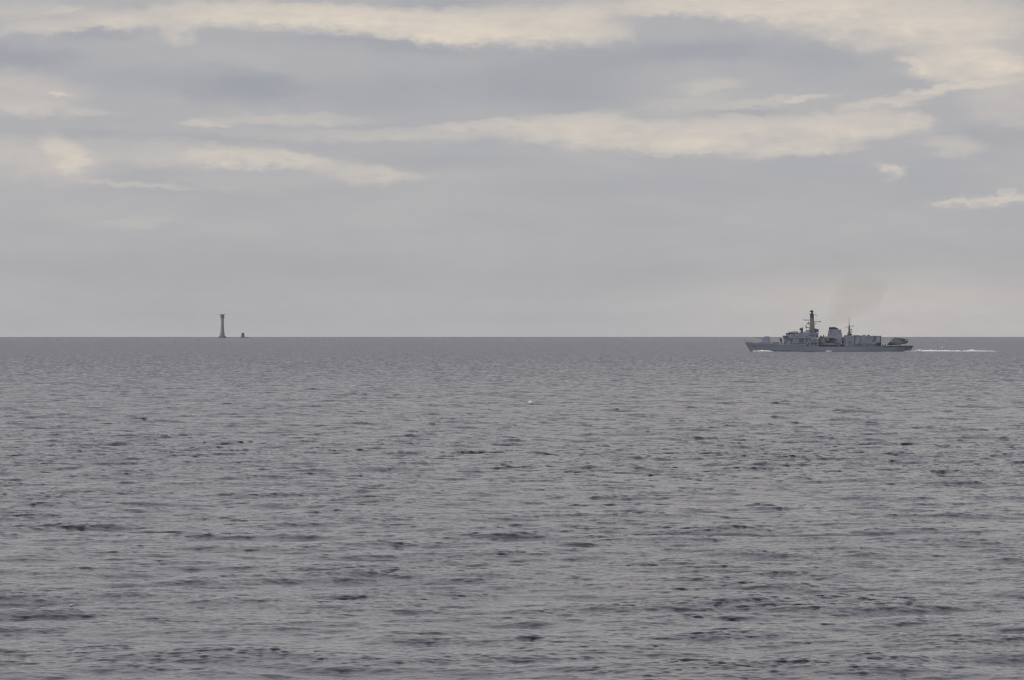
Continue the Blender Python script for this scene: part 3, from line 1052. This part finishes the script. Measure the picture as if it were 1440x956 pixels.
for (px, row, wpx, hpx) in ((1182.0, 478.8, 1.6, 1.4), (1182.8, 485.8, 1.2, 2.0), (1178.2, 482.0, .8, 3.6)):
    bm = NB()
    box(bm, X(px - wpx / 2), X(px + wpx / 2), -6.75, -6.4, Z(row + hpx / 2), Z(row - hpx / 2))
    obj('locker_door', bm, M['shade'], ship)

# ---- gap, then after superstructure and hangar
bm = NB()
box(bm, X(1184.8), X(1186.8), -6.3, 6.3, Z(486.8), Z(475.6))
obj('passage_shade', bm, M['black'], ship)  # solid black block painted as the shade in the gap
bm = NB()
prism(bm, [(X(1186.6), Z(486.8)), (X(1201.0), Z(486.8)), (X(1201.0), Z(472.4)), (X(1187.6), Z(472.4)), (X(1186.0), Z(473.8))], -7.3, 7.3, .3)
obj('after_superstructure', bm, M['super'], ship)
bm = NB()
prism(bm, [(X(1201.0), Z(486.6)), (X(1237.6), Z(486.2)), (X(1238.6), Z(472.9)), (X(1201.0), Z(472.6))], -7.0, 7.0, .35)
hangar = obj('hangar', bm, M['super'], ship)
bm = NB()
box(bm, X(1200.2), X(1208.6), -7.0, 7.0, Z(472.9), Z(472.0))
box(bm, X(1187.0), X(1191.5), -7.1, 7.1, Z(472.8), Z(472.1))
obj('roof_edge', bm, M['shade'], ship)
bm = NB()
box(bm, X(1212.4), X(1217.4), -4.6, 4.6, Z(472.8), Z(471.4))
obj('roof_box', bm, M['pale'], ship)
bm = NB()
lathe(bm, [(1.0, Z(472.8)), (.95, Z(472.0)), (.6, Z(471.4)), (.15, Z(471.2))], 12, X(1221.2), -4)
obj('roof_radome', bm, M['black'], ship)
for (px, r1) in ((1228.6, 470.2), (1209.6, 471.6), (1232.8, 471.4)):
    bm = NB()
    tube(bm, (X(px), -5.6, Z(472.9)), (X(px), -5.6, Z(r1)), .16, .1)
    obj('whip_antenna', bm, M['shade'], ship)
bm = NB()
prism(bm, [(X(1226.4), Z(479.8)), (X(1227.4), Z(479.8)), (X(1231.2), Z(473.4)), (X(1230.0), Z(473.4))], -7.3, -6.6)
obj('hangar_brace', bm, M['shade'], hangar)
bm = NB()
box(bm, X(1232.4), X(1237.0), -7.16, -6.4, Z(480.0), Z(474.0))
obj('hangar_side_panel', bm, M['pale'], hangar)
bm = NB()
box(bm, X(1237.2), X(1238.9), -7.1, -6.0, Z(481.5), Z(472.7))
obj('hangar_door_frame', bm, M['shade'], hangar)
bm = NB()
for k in range(7):
    zz = Z(485.4) + k * (Z(473.6) - Z(485.4)) / 7
    box(bm, X(1237.9), X(1238.35), -3.6, 3.6, zz, zz + .93)
obj('hangar_door', bm, M['mast'], hangar)
bm = NB()
box(bm, X(1232.0), X(1238.9), -8.1, -6.6, Z(485.8), Z(481.6))
box_ = obj('side_gun_mount', bm, M['black'], ship)
for (px, row, wpx, hpx) in ((1206.5, 484.0, 8.0, 1.6), (1196.2, 481.2, 2.6, 1.0), (1196.0, 483.6, 4.0, .8), (1219.0, 483.4, 3.0, 2.2), (1226.5, 483.4, 6.5, 1.4),
                            (1200.8, 479.0, .4, 12.0), (1193.2, 475.4, .8, 1.0), (1189.0, 485.4, 3.0, 1.4)):
    bm = NB()
    box(bm, X(px - wpx / 2), X(px + wpx / 2), -7.42, -6.7, Z(row + hpx / 2), Z(row - hpx / 2))
    obj('dark_panel', bm, M['mast'] if hpx > 8 else M['shade'], ship)  # raised panels, mostly dark to stand for shaded openings
for k in range(5):
    bm = NB()
    box(bm, X(1222.0 + k * 1.9), X(1222.9 + k * 1.9), -7.5, -7.2, Z(483.2), Z(482.0))
    obj('porthole', bm, M['pale'], ship)

# small vents, lockers and pipes that break up the upperworks
frs = random.Random(23)
fit_mesh = []
for mm in ('shade', 'pale', 'black', 'mast'):
    bm = NB()
    box(bm, -.5, .5, -.5, .5, -.5, .5)
    box(bm, -.56, .56, -.56, .2, .5, .58)
    fo = obj('vent_box', bm, M[mm], ship)
    fo.location = (X(1188 + len(fit_mesh) * 3), -7.3, Z(478 + len(fit_mesh)))
    fo.scale = (.7, .4, .8)
    fit_mesh.append(fo)
zones = [(1103, 1137, 477.6, 485.2, -7.35, 18, (.5, 1.3), (.5, 1.5)), (1104, 1137, 472.0, 475.6, -7.05, 8, (.4, 1.0), (.4, .9)),
         (1138, 1150, 469, 484, -7.2, 12, (.5, 1.2), (.5, 1.6)), (1150, 1162, 475.5, 482.5, -5.5, 14, (.5, 1.3), (.5, 1.4)),
         (1165, 1183, 467.5, 474.0, -4.1, 6, (.35, .8), (.4, .9)), (1176, 1184, 476.5, 485.5, -6.65, 7, (.4, .9), (.5, 1.3)),
         (1188, 1200, 480.5, 485.5, -7.25, 7, (.4, 1.0), (.5, 1.0)), (1203, 1231, 474.0, 476.0, -6.75, 5, (.3, .7), (.3, .5)), (1203, 1231, 481.5, 485.5, -6.98, 12, (.4, 1.2), (.4, .9)),
         (1140, 1144, 452, 466, -1.9, 5, (.3, .5), (.4, .8))]
for (pa, pb, ra, rb, yy, n, ws, hs) in zones:
    for k in range(n):
        src = fit_mesh[frs.choice((0, 0, 3, 3, 3, 1))]
        c_ = src.copy()
        COL.objects.link(c_)
        c_.location = (X(frs.uniform(pa, pb)), yy, Z(frs.uniform(ra, rb)))
        c_.scale = (.72 * frs.uniform(*ws), .5, .72 * frs.uniform(*hs))
for (pa, ra, pb, rb, yy) in ((1166.2, 474, 1167.6, 464.6, -3.9), (1180.6, 474, 1180.0, 464.6, -3.9), (1187.6, 486, 1187.4, 473.4, -7.4), (1209.5, 486, 1209.5, 473.4, -7.2),
                             (1151.6, 486, 1151.6, 470.4, -5.0), (1153.8, 486, 1153.6, 476.4, -5.6), (1131.0, 476, 1131.2, 470.4, -6.6)):
    bm = NB()
    tube(bm, (X(pa), yy, Z(ra)), (X(pb), yy, Z(rb)), .14, .14, 6)
    obj('side_pipe', bm, M['mast'], ship)

# after mast
bm = NB()
loft(bm, [sq(X(1194.8), 3.4 * S, 1.9, Z(472.4)), sq(X(1194.6), 2.6 * S, 1.5, Z(470.0)), sq(X(1194.3), 1.5 * S, .9, Z(467.0)), sq(X(1194.1), 1.0 * S, .55, Z(459.0)),
          sq(X(1194.1), .55 * S, .35, Z(457.4), .1)])
amast = obj('after_mast', bm, M['mast'], ship)
bm = NB()
tube(bm, (X(1194.0), 0, Z(457.6)), (X(1194.0), 0, Z(447.2)), .26, .15, 8)
obj('pole_aerial', bm, M['super'], amast)
bm = NB()
tube(bm, (X(1193.6), 0, Z(460.6)), (X(1188.2), 0, Z(460.3)), .15)
tube(bm, (X(1193.4), 0, Z(462.6)), (X(1190.6), 0, Z(460.8)), .1)
tube(bm, (X(1194.5), 0, Z(460.4)), (X(1199.4), 0, Z(459.2)), .17)
tube(bm, (X(1199.5), 0, Z(459.8)), (X(1199.6), 0, Z(457.2)), .3, .2)
for yy in (-1, 1):
    tube(bm, (X(1194.2), 0, Z(460.2)), (X(1194.2), yy * 4.2, Z(459.8)), .12)
obj('after_mast_yard', bm, M['mast'], amast)
bm = NB()
box(bm, X(1194.4), X(1197.8), -1.0, 1.0, Z(464.6), Z(463.8))
box(bm, X(1192.4), X(1198.6), -1.3, 1.3, Z(467.8), Z(467.1))
box(bm, X(1191.2), X(1199.0), -2.2, 2.2, Z(471.0), Z(470.4))
tube(bm, (X(1197.6), -.5, Z(467.3)), (X(1198.4), -.5, Z(465.6)), .3, .2)
tube(bm, (X(1197.2), -.5, Z(464.0)), (X(1197.2), -.5, Z(463.0)), .4, .3)
tube(bm, (X(1192.2), -.5, Z(470.6)), (X(1192.2), -.5, Z(469.2)), .5, .35)
obj('after_mast_platform', bm, M['mastdark'], amast)

# flight deck fittings
for (px, hh, ww) in ((1241.0, .9, .9), (1244.6, 1.5, .7), (1246.6, .6, .8)):
    bm = NB()
    box(bm, X(px) - ww / 2, X(px) + ww / 2, -6.6, -5.7, Z(485.9), Z(485.9) + hh)
    tube(bm, (X(px), -6.1, Z(485.9) + hh), (X(px), -6.1, Z(485.9) + hh + .5), .14)
    obj('deck_fitting', bm, M['shade'] if hh > .7 else M['raft'], ship)
bm = NB()
pts = [(1047.8, .3, 480.2), (1056, 2.6, 481.1), (1064, 4.0, 481.8), (1074, 5.3, 482.5), (1086, 6.4, 483.3), (1100, 7.2, 484.3)]
for sgn in (-1, 1):
    for a, b in zip(pts[:-1], pts[1:]):
        n = 4
        for hgt_ in (.55, 1.05):
            tube(bm, (X(a[0]), sgn * a[1], Z(a[2]) + hgt_), (X(b[0]), sgn * b[1], Z(b[2]) + hgt_), .03, .03, 4)
        for k in range(n):
            f_ = k / n
            xx = X(a[0] + (b[0] - a[0]) * f_)
            yy = sgn * (a[1] + (b[1] - a[1]) * f_)
            zz = Z(a[2] + (b[2] - a[2]) * f_)
            tube(bm, (xx, yy, zz), (xx, yy, zz + 1.05), .04, .04, 4)
obj('guard_rail', bm, M['super'], ship)
bm = NB()
for sgn in (-1,):
    for a in range(1206, 1238, 2):
        tube(bm, (X(a), sgn * 7.6, Z(486.4)), (X(a), sgn * 7.6, Z(486.4) + 1.05), .05, .05, 4)
    for h_ in (.55, 1.05):
        tube(bm, (X(1187), sgn * 7.6, Z(486.4) + h_), (X(1238), sgn * 7.6, Z(486.2) + h_), .04, .04, 4)
        tube(bm, (X(1103), sgn * 7.8, Z(485.9) + h_), (X(1186), sgn * 7.8, Z(486.6) + h_), .04, .04, 4)
obj('side_rail', bm, M['super'], ship)
bm = NB()
for k in range(14):
    px = 1240 + k * 3.1
    yy = -(7.7 - (px - 1240) * .022)
    v0 = bm.verts.new((X(px), yy, Z(485.8)))
    v1 = bm.verts.new((X(px + 2.9), yy + .06, Z(485.8)))
    v2 = bm.verts.new((X(px + 2.9), yy - 1.1, Z(485.3)))
    v3 = bm.verts.new((X(px), yy - 1.1, Z(485.3)))
    bm.faces.new((v0, v1, v2, v3))
g_ = bmesh.ops.extrude_face_region(bm, geom=bm.faces[:])
bmesh.ops.translate(bm, vec=(0, 0, .07), verts=[v for v in g_['geom'] if isinstance(v, bmesh.types.BMVert)])
obj('deck_net', bm, M['mast'], ship)
bm = NB()
tube(bm, (X(1283.0), 0, Z(485.5)), (X(1284.4), 0, Z(479.8)), .08, .05)
obj('ensign_staff', bm, M['shade'], ship)

# ------------------------------------------------------------------ helicopter on the flight deck
deck_z = Z(485.7) + .10
yaw = Matrix.Rotation(SHIP_YAW, 4, 'Z')
hl = Vector((X(1261.0), 0.0, deck_z))
hw = yaw @ hl
heli = empty('helicopter', (ship.location.x + hw.x, ship.location.y + hw.y, ship.location.z + hw.z), SHIP_YAW,
             'grey naval helicopter with folded rotor blades parked on the stern flight deck', 'helicopter')


def HX(px):
    return (px - 1261.0) * S


def HZ(py):
    return (485.7 - py) * S - .10


def ell(x, cz, hw_, hh, n=14, p_=2.6):
    ring = []
    for i in range(n):
        a = 2 * math.pi * i / n
        ca, sa = math.cos(a), math.sin(a)
        ring.append((x, hw_ * math.copysign(abs(ca) ** (2 / p_), ca), cz + hh * math.copysign(abs(sa) ** (2 / p_), sa)))
    return ring


bm = NB()
loft(bm, [ell(HX(1247.8), HZ(483.6), .3, .3), ell(HX(1249.0), HZ(483.0), .9, .85), ell(HX(1251.2), HZ(482.0), 1.35, 1.35), ell(HX(1253.6), HZ(481.3), 1.5, 1.75),
          ell(HX(1257), HZ(480.9), 1.55, 2.0), ell(HX(1262), HZ(480.8), 1.55, 2.0), ell(HX(1265.5), HZ(480.7), 1.4, 1.8), ell(HX(1268.5), HZ(480.5), .95, 1.4),
          ell(HX(1272.0), HZ(480.3), .65, 1.0), ell(HX(1275.4), HZ(480.3), .45, .8)])
fus = obj('fuselage', bm, M['heli'], heli, smooth=True)
bm = NB()
loft(bm, [ell(HX(1253.5), HZ(477.9), .5, .2), ell(HX(1255.2), HZ(477.5), .95, .55), ell(HX(1260), HZ(477.2), 1.05, .75), ell(HX(1264.5), HZ(477.7), .9, .6),
          ell(HX(1268), HZ(478.6), .4, .3)])
obj('engine_cowling', bm, M['heli'], heli, smooth=True)
bm = NB()
for sgn in (-1, 1):
    prism(bm, [(HX(1250.6), HZ(481.6)), (HX(1254.0), HZ(481.6)), (HX(1253.9), HZ(479.6)), (HX(1252.6), HZ(479.6))], sgn * 1.30 - .12 if sgn < 0 else 1.3, sgn * 1.3 if sgn < 0 else 1.42)
prism(bm, [(HX(1249.5), HZ(482.0)), (HX(1250.2), HZ(482.0)), (HX(1252.9), HZ(479.4)), (HX(1252.3), HZ(479.4))], -1.05, 1.05)
obj('cockpit_glass', bm, M['glass'], heli)
bm = NB()
tube(bm, (HX(1258.4), 0, HZ(477.2)), (HX(1258.4), 0, HZ(475.6)), .32, .28, 10)
tube(bm, (HX(1258.4), 0, HZ(476.1)), (HX(1258.4), 0, HZ(475.0)), .85, .5, 12)
hub = obj('rotor_hub', bm, M['helidark'], heli)
for (y0, y1, dr, ln) in ((-.35, -.9, 4.4, 14.6), (-.2, -.4, 3.2, 16.0), (0, 0, 2.0, 14.0), (.2, .4, 3.8, 15.4), (.35, .9, 4.8, 14.2)):
    bm = NB()
    n = 6
    prev = None
    for k in range(n + 1):
        f_ = k / n
        xx = HX(1258.6 + f_ * ln)
        yy = y0 + (y1 - y0) * min(1, f_ * 3) * (1.6)
        zz = HZ(475.8 + dr * .85 * f_ ** 1.15)
        ring = [(xx, yy - .05, zz + .22), (xx, yy + .05, zz + .22), (xx, yy + .05, zz - .26), (xx, yy - .05, zz - .26)]
        r_ = [bm.verts.new(v) for v in ring]
        if prev:
            for i in range(4):
                bm.faces.new((prev[i], prev[(i + 1) % 4], r_[(i + 1) % 4], r_[i]))
        else:
            bm.faces.new(r_)
        prev = r_
    bm.faces.new(prev[::-1])
    obj('rotor_blade', bm, M['helidark'], hub)
bm = NB()
prism(bm, [(HX(1273.6), HZ(480.8)), (HX(1276.6), HZ(480.6)), (HX(1277.4), HZ(478.2)), (HX(1275.4), HZ(478.0)), (HX(1274.0), HZ(479.4))], -1.05, -.75)
prism(bm, [(HX(1269.0), HZ(483.4)), (HX(1273.0), HZ(482.6)), (HX(1276.8), HZ(480.4)), (HX(1274.4), HZ(480.2)), (HX(1270.4), HZ(481.6))], -.75, -.45)
obj('folded_tail_fin', bm, M['helidark'], heli)
bm = NB()
for a in range(4):
    an = a * math.pi / 2 + .5
    cx_, cz_ = HX(1274.6), HZ(480.0)
    tube(bm, (cx_, -1.15, cz_), (cx_ + 1.7 * math.cos(an), -1.15, cz_ + 1.7 * math.sin(an)), .09, .05, 4)
obj('tail_rotor', bm, M['helidark'], heli)
for (px, yy, rr) in ((1252.4, -.3, .32), (1252.4, .3, .32), (1264.8, -1.75, .45), (1264.8, 1.75, .45)):
    bm = NB()
    tube(bm, (HX(px), yy - .14, rr), (HX(px), yy + .14, rr), rr, rr, 14)
    wh = obj('wheel', bm, M['helidark'], heli)
    bm = NB()
    tube(bm, (HX(px), yy * .86, rr), (HX(px) - .1, yy * .8, HZ(482.9)), .1)
    obj('wheel_strut', bm, M['heli'], wh)
bm = NB()
for sgn in (-1, 1):
    loft(bm, [[(x_, sgn * (1.75 + b * math.cos(a)), 1.3 + b * math.sin(a)) for a in [i * math.pi / 4 for i in range(8)]] for x_, b in
              ((HX(1261), .15), (HX(1262.2), .42), (HX(1266), .45), (HX(1268), .2))])
obj('sponson', bm, M['heli'], heli)
bm = NB()
for k in range(3):
    box(bm, HX(1256 + k * 2.6), HX(1257 + k * 2.6), -1.535, -1.3, HZ(480.8), HZ(479.8))
obj('cabin_window', bm, M['glass'], heli)


# ------------------------------------------------------------------ lighthouse and old tower stump on the reef
D_LH = 12200.0
SL = D_LH * PX


def sealoc(px, d):
    x = (px - 720) * PX * d
    return (x, d, sea_level(x, d))


LB = 475.4     # photo row of the water line there


def LZ(py):
    return (LB - py) * SL


lh = empty('lighthouse', sealoc(312.7, D_LH), 0, 'tall tapering granite lighthouse with helipad on its lantern, standing on the horizon', 'lighthouse')
bm = NB()
lathe(bm, [(7.3, -3), (7.2, LZ(474.0)), (6.9, LZ(473.2)), (6.9, LZ(472.9))], 32)
obj('plinth', bm, M['granite'], lh, smooth=True)
bm = NB()
prof = []
for py, r in ((472.9, 5.5), (471, 5.0), (469, 4.6), (466, 4.05), (463, 3.65), (459, 3.35), (455, 3.15), (451, 3.0), (449.3, 3.0), (448.6, 3.2)):
    prof.append((r, LZ(py)))
lathe(bm, prof, 32)
tower = obj('tower', bm, M['granite'], lh, smooth=True)
bm = NB()
lathe(bm, [(3.35, LZ(448.6)), (4.3, LZ(447.3)), (4.55, LZ(446.9)), (4.55, LZ(446.3)), (3.9, LZ(446.3)), (3.6, LZ(446.25))], 32)
gal = obj('gallery', bm, M['granite'], lh, smooth=True)
bm = NB()
for k in range(16):
    a = k * math.pi / 8
    tube(bm, (4.4 * math.cos(a), 4.4 * math.sin(a), LZ(446.3)), (4.4 * math.cos(a), 4.4 * math.sin(a), LZ(446.3) + 1.1), .05, .05, 4)
    b = a + math.pi / 8
    for h_ in (.6, 1.1):
        tube(bm, (4.4 * math.cos(a), 4.4 * math.sin(a), LZ(446.3) + h_), (4.4 * math.cos(b), 4.4 * math.sin(b), LZ(446.3) + h_), .04, .04, 4)
obj('gallery_rail', bm, M['lantern_metal'], gal)
bm = NB()
lathe(bm, [(3.0, LZ(446.25)), (3.0, LZ(445.6)), (2.75, LZ(445.55)), (2.75, LZ(444.4)), (2.9, LZ(444.4)), (2.6, LZ(444.1)), (1.0, LZ(443.8))], 24)
lan = obj('lantern_room', bm, M['lantern_glass'], lh, smooth=True)
bm = NB()
for k in range(12):
    a = k * math.pi / 6
    b = a + math.pi / 6
    tube(bm, (2.85 * math.cos(a), 2.85 * math.sin(a), LZ(445.6)), (2.85 * math.cos(b), 2.85 * math.sin(b), LZ(444.4)), .09, .09, 4)
    tube(bm, (2.85 * math.cos(b), 2.85 * math.sin(b), LZ(445.6)), (2.85 * math.cos(a), 2.85 * math.sin(a), LZ(444.4)), .09, .09, 4)
obj('glazing_bars', bm, M['lantern_metal'], lan)
bm = NB()
lathe(bm, [(5.9, LZ(443.6)), (6.3, LZ(443.5)), (6.3, LZ(443.1)), (5.9, LZ(443.05))], 28)
pad = obj('helipad', bm, M['lantern_metal'], lh)
bm = NB()
for k in range(10):
    a = k * math.pi / 5
    tube(bm, (3.6 * math.cos(a), 3.6 * math.sin(a), LZ(446.2)), (4.2 * math.cos(a), 4.2 * math.sin(a), LZ(443.5)), .13, .13, 5)
    tube(bm, (3.7 * math.cos(a), 3.7 * math.sin(a), LZ(446.2)), (3.4 * math.cos(a), 3.4 * math.sin(a), LZ(443.5)), .13, .13, 5)
obj('support_strut', bm, M['lantern_metal'], pad)
bm = NB()
lathe(bm, [(6.25, LZ(443.0)), (7.3, LZ(442.7)), (7.3, LZ(442.68)), (6.25, LZ(442.95))], 28)
obj('safety_net', bm, M['lantern_metal'], pad)
for k, py in enumerate((451.6, 455.0, 458.4, 462.0, 465.6, 469.0)):
    bm = NB()
    a = R(-90 + (0 if k % 2 else 24))
    rr = np.interp(py, [448, 451, 455, 459, 463, 466, 469, 472], [3.2, 3.0, 3.15, 3.35, 3.65, 4.05, 4.6, 4.9])
    cx_, cy_ = rr * math.cos(a), rr * math.sin(a)
    box(bm, cx_ - .35, cx_ + .35, cy_ - .06, cy_ + .8, LZ(py) - .7, LZ(py) + .7)
    obj('window', bm, M['glass'], lh)
bm = NB()
box(bm, -1.0, .4, -5.85, -4.8, LZ(472.9), LZ(471.2))
obj('door', bm, M['lantern_metal'], lh)

st = empty('lighthouse_stump', sealoc(341.5, D_LH - 15), 0, 'short dark stub of an old stone tower right of the tall lighthouse', 'tower ruin')
bm = NB()
lathe(bm, [(4.5, -2.5), (4.2, LZ(475.0)), (3.7, LZ(473.8)), (3.35, LZ(472.0)), (3.05, LZ(470.0)), (2.95, LZ(469.4))], 28)
obj('tower', bm, M['granite_old'], st, smooth=True)
bm = NB()
lathe(bm, [(2.95, LZ(469.4)), (3.3, LZ(469.15)), (3.3, LZ(468.7)), (3.0, LZ(468.7))], 28)
obj('cornice', bm, M['granite_old'], st)
bm = NB()
box(bm, -.4, .4, -3.6, -2.2, LZ(472.8), LZ(471.4))
obj('doorway', bm, M['black'], st)
# reef
rr_ = random.Random(4)


def reef(name, px, d, hw_, hd, hh, label):
    bm = NB()
    bmesh.ops.create_icosphere(bm, subdivisions=4, radius=1.0)
    for v in bm.verts:
        c0 = v.co.copy()
        n_ = 0
        for q_ in range(4):
            n_ += math.sin(c0.x * (3 + 4 * q_) + q_ * 1.7) * math.cos(c0.y * (4 + 5 * q_) + q_) * math.sin(c0.z * 5 + q_) / (1 + q_)
        s_ = 1 + .22 * n_
        v.co = Vector((c0.x * hw_ * s_ * (1 + .2 * math.sin(c0.y * 6)), c0.y * hd * s_, c0.z * hh * s_ - .3))
    o = obj(name, bm, M['rock'], None)
    o.location = sealoc(px, d)
    tag(o, label, 'rock')
    return o


reef('reef_rock', 346.0, D_LH - 10, 7.0, 6.0, 1.5, 'low dark reef rock awash at the right foot of the stubby old tower')
reef('reef_rock', 340.5, D_LH - 16, 5.2, 5.0, 1.6, 'dark rock under the stubby old tower on the horizon')
reef('reef_rock', 312.9, D_LH + 4, 9.5, 9.0, 2.2, 'dark reef rock round the foot of the tall lighthouse')


# ------------------------------------------------------------------ foam: bow wave, side splash, stern wake, flecks
def water_h(x, y):
    d = math.hypot(x, y)
    s = max(row_step(d), 0.00042 * d * 1.2)
    h, a, b = sea_field(np.array([x]), np.array([y]), np.array([s]))
    return float(h[0]) + sea_level(x, y)


def foam_ridge(name, pts, rng, label=None, cat=None, parent=None, local=False):
    """lumpy crest of foam; pts = (x, y, half width, height)"""
    bm = NB()
    prev = None
    dens = 5
    full = []
    for a, b in zip(pts[:-1], pts[1:]):
        n = max(2, int(abs(b[0] - a[0]) / .7) + int(abs(b[1] - a[1]) / 1.5))
        for k in range(n):
            f_ = k / n
            full.append(tuple(a[i] + (b[i] - a[i]) * f_ for i in range(4)))
    full.append(pts[-1])
    for (x, y, wd, hh) in full:
        hh *= rng.uniform(.8, 1.2) * (1.45 + .22 * math.sin(x * .23) + .15 * math.sin(x * .61 + 1))
        wd *= rng.uniform(.7, 1.2)
        row = []
        for k in range(7):
            q_ = (k - 3) / 3
            z_ = hh * (1 - q_ * q_) * rng.uniform(.75, 1.2) - .25
            row.append(bm.verts.new((x + rng.uniform(-.15, .15), y + q_ * wd, z_)))
        if prev:
            for k in range(6):
                bm.faces.new((prev[k], prev[k + 1], row[k + 1], row[k]))
        prev = row
    o = obj(name, bm, M['foam'], parent, smooth=False)
    return o


rng = random.Random(11)
base = ship.location
# bow wave leaning off the port bow
o = foam_ridge('bow_wave', [(X(1058.5), -.5, .4, .5), (X(1063), -2.2, .6, .5), (X(1068.5), -3.9, .8, .8), (X(1072), -5.0, .9, .85), (X(1077), -6.4, .9, .6),
                            (X(1084), -8.2, .9, .45), (X(1088), -9.2, .6, .2)], rng)
o.location = base
o.rotation_euler = (0, 0, SHIP_YAW)
tag(o, 'white bow wave curling from the frigate stem along its port side', 'bow wave', 'stuff')
o = foam_ridge('side_foam', [(X(1159.5), -9.3, .4, .1), (X(1162), -9.4, .9, .45), (X(1167), -9.4, .9, .5), (X(1171.5), -9.3, .3, .1)], rng)
o.location = base
o.rotation_euler = (0, 0, SHIP_YAW)
tag(o, 'small streak of white foam beside the hull below the funnel', 'foam', 'stuff')
wk = [(X(1270), -7.0, .4, .15), (X(1276), -6.0, 1.2, .45), (X(1284), -3.0, 2.5, .6), (X(1290), 0, 3.5, 1.35), (X(1297), 0, 3.5, 1.25), (X(1306), 0, 3.5, .95),
      (X(1325), .5, 4, .65), (X(1345), 1, 4, .85), (X(1352), 1, 4, .5), (X(1366), 1.5, 4, .95), (X(1380), 2, 4, .6), (X(1394), 2, 4, .6), (X(1401), 2, 3, .2), (X(1420), 2, 3, .06),
      (X(1440), 2, 3, .15), (X(1470), 2, 3, .1)]
o = foam_ridge('wake', wk, rng)
o.location = base
o.rotation_euler = (0, 0, SHIP_YAW)
tag(o, 'long thin white wake trailing right from the frigate stern', 'wake', 'stuff')


def on_sea(px, py):
    ang = (py - HORIZ) * PX
    d = 300.0
    for _ in range(60):
        d = CAM_H / (ang - d / (2 * RE))
    return (px - 720) * PX * d, d


def fleck(name, px, py, wpx, hpx, label):
    x, y = on_sea(px, py)
    k = y * PX
    bm = NB()
    n = 9
    prev = None
    for i in range(n + 1):
        f_ = i / n
        row = []
        for j in range(5):
            q_ = (j - 2) / 2
            row.append(bm.verts.new(((f_ - .5) * wpx * k, q_ * .5 + rng.uniform(-.1, .1), (hpx * k) * (1 - q_ * q_) * math.sin(math.pi * f_) ** .6 * rng.uniform(.5, 1.2) - .02)))
        if prev:
            for j in range(4):
                bm.faces.new((prev[j], prev[j + 1], row[j + 1], row[j]))
        prev = row
    o = obj(name, bm, M['foam'])
    o.location = (x, y, water_h(x, y) + .03)
    tag(o, label, 'foam', 'stuff')


fleck('whitecap', 746, 566, 7, 2.6, 'small white breaking crest on the open sea left of the frigate')
fleck('whitecap', 100.5, 847, 4, 1.2, 'tiny fleck of foam on the near water at lower left')
fleck('whitecap', 1325, 488, 2, 1.6, 'tiny white fleck on the water above the wake')

# ------------------------------------------------------------------ funnel smoke
m, t, out = new_mat('exhaust_smoke')
vol = t.node('ShaderNodeVolumePrincipled')
vol.inputs['Color'].default_value = (0.34, 0.25, 0.15, 1)
vol.inputs['Anisotropy'].default_value = 0.2
tcn = t.node('ShaderNodeTexCoord')
nz = t.noise(tcn.outputs['Object'], 0.07, 4, 0.6)
sz = t.node('ShaderNodeSeparateXYZ')
t.t.links.new(tcn.outputs['Object'], sz.inputs[0])
fade = t.math('ADD', t.ramp(sz.outputs[2], 32.0, 68.0, True, 1.0, 0.05), t.ramp(sz.outputs[2], 18.0, 30.0, True, 1.6, 0.0))
dn = t.math('MULTIPLY', t.ramp(nz, 0.2, 0.8, True, 0.0015, 0.0074), fade)
t.t.links.new(dn, vol.inputs['Density'])
t.t.links.new(vol.outputs[0], out.inputs['Volume'])
M['smoke'] = m
path = [(1171, 460.8, 2.2), (1173, 456, 4.5), (1176, 450, 7.5), (1181, 442, 11), (1188, 432, 14), (1197, 421, 17), (1207, 410, 19), (1217, 399, 20), (1227, 388, 18), (1235, 379, 12), (1240, 374, 3)]
rings = []
for i, (px, py, r) in enumerate(path):
    ring = []
    tilt = min(1.0, i / 4) * R(44)
    for k in range(18):
        a = 2 * math.pi * k / 18
        rr2 = r * (1 + .14 * math.sin(3 * a + i * 1.3) + .08 * math.sin(5 * a - i))
        ring.append((X(px) + rr2 * math.cos(a) * math.cos(tilt), rr2 * math.sin(a), Z(py) - rr2 * math.cos(a) * math.sin(tilt)))
    rings.append(ring)
bm = NB()
loft(bm, rings)
sm = obj('exhaust_smoke', bm, M['smoke'], None)
sm.location = base
sm.rotation_euler = (0, 0, SHIP_YAW)
tag(sm, 'faint brownish exhaust haze drifting up and right from the funnel', 'smoke', 'stuff')

# ------------------------------------------------------------------ haze
HAZE = 1.2e-5
if HAZE:
    bm = NB()
    box(bm, -2500, 2500, -200, 29000, -70, 60)
    hz = obj('haze', bm, None)
    hz.data.materials.clear()
    m, t, out = new_mat('haze')
    vol = t.node('ShaderNodeVolumePrincipled')
    vol.inputs['Color'].default_value = (0.86, 0.93, 1.0, 1)
    vol.inputs['Density'].default_value = HAZE
    t.t.links.new(vol.outputs[0], out.inputs['Volume'])
    hz.data.materials.append(m)
    hz['kind'] = 'stuff'
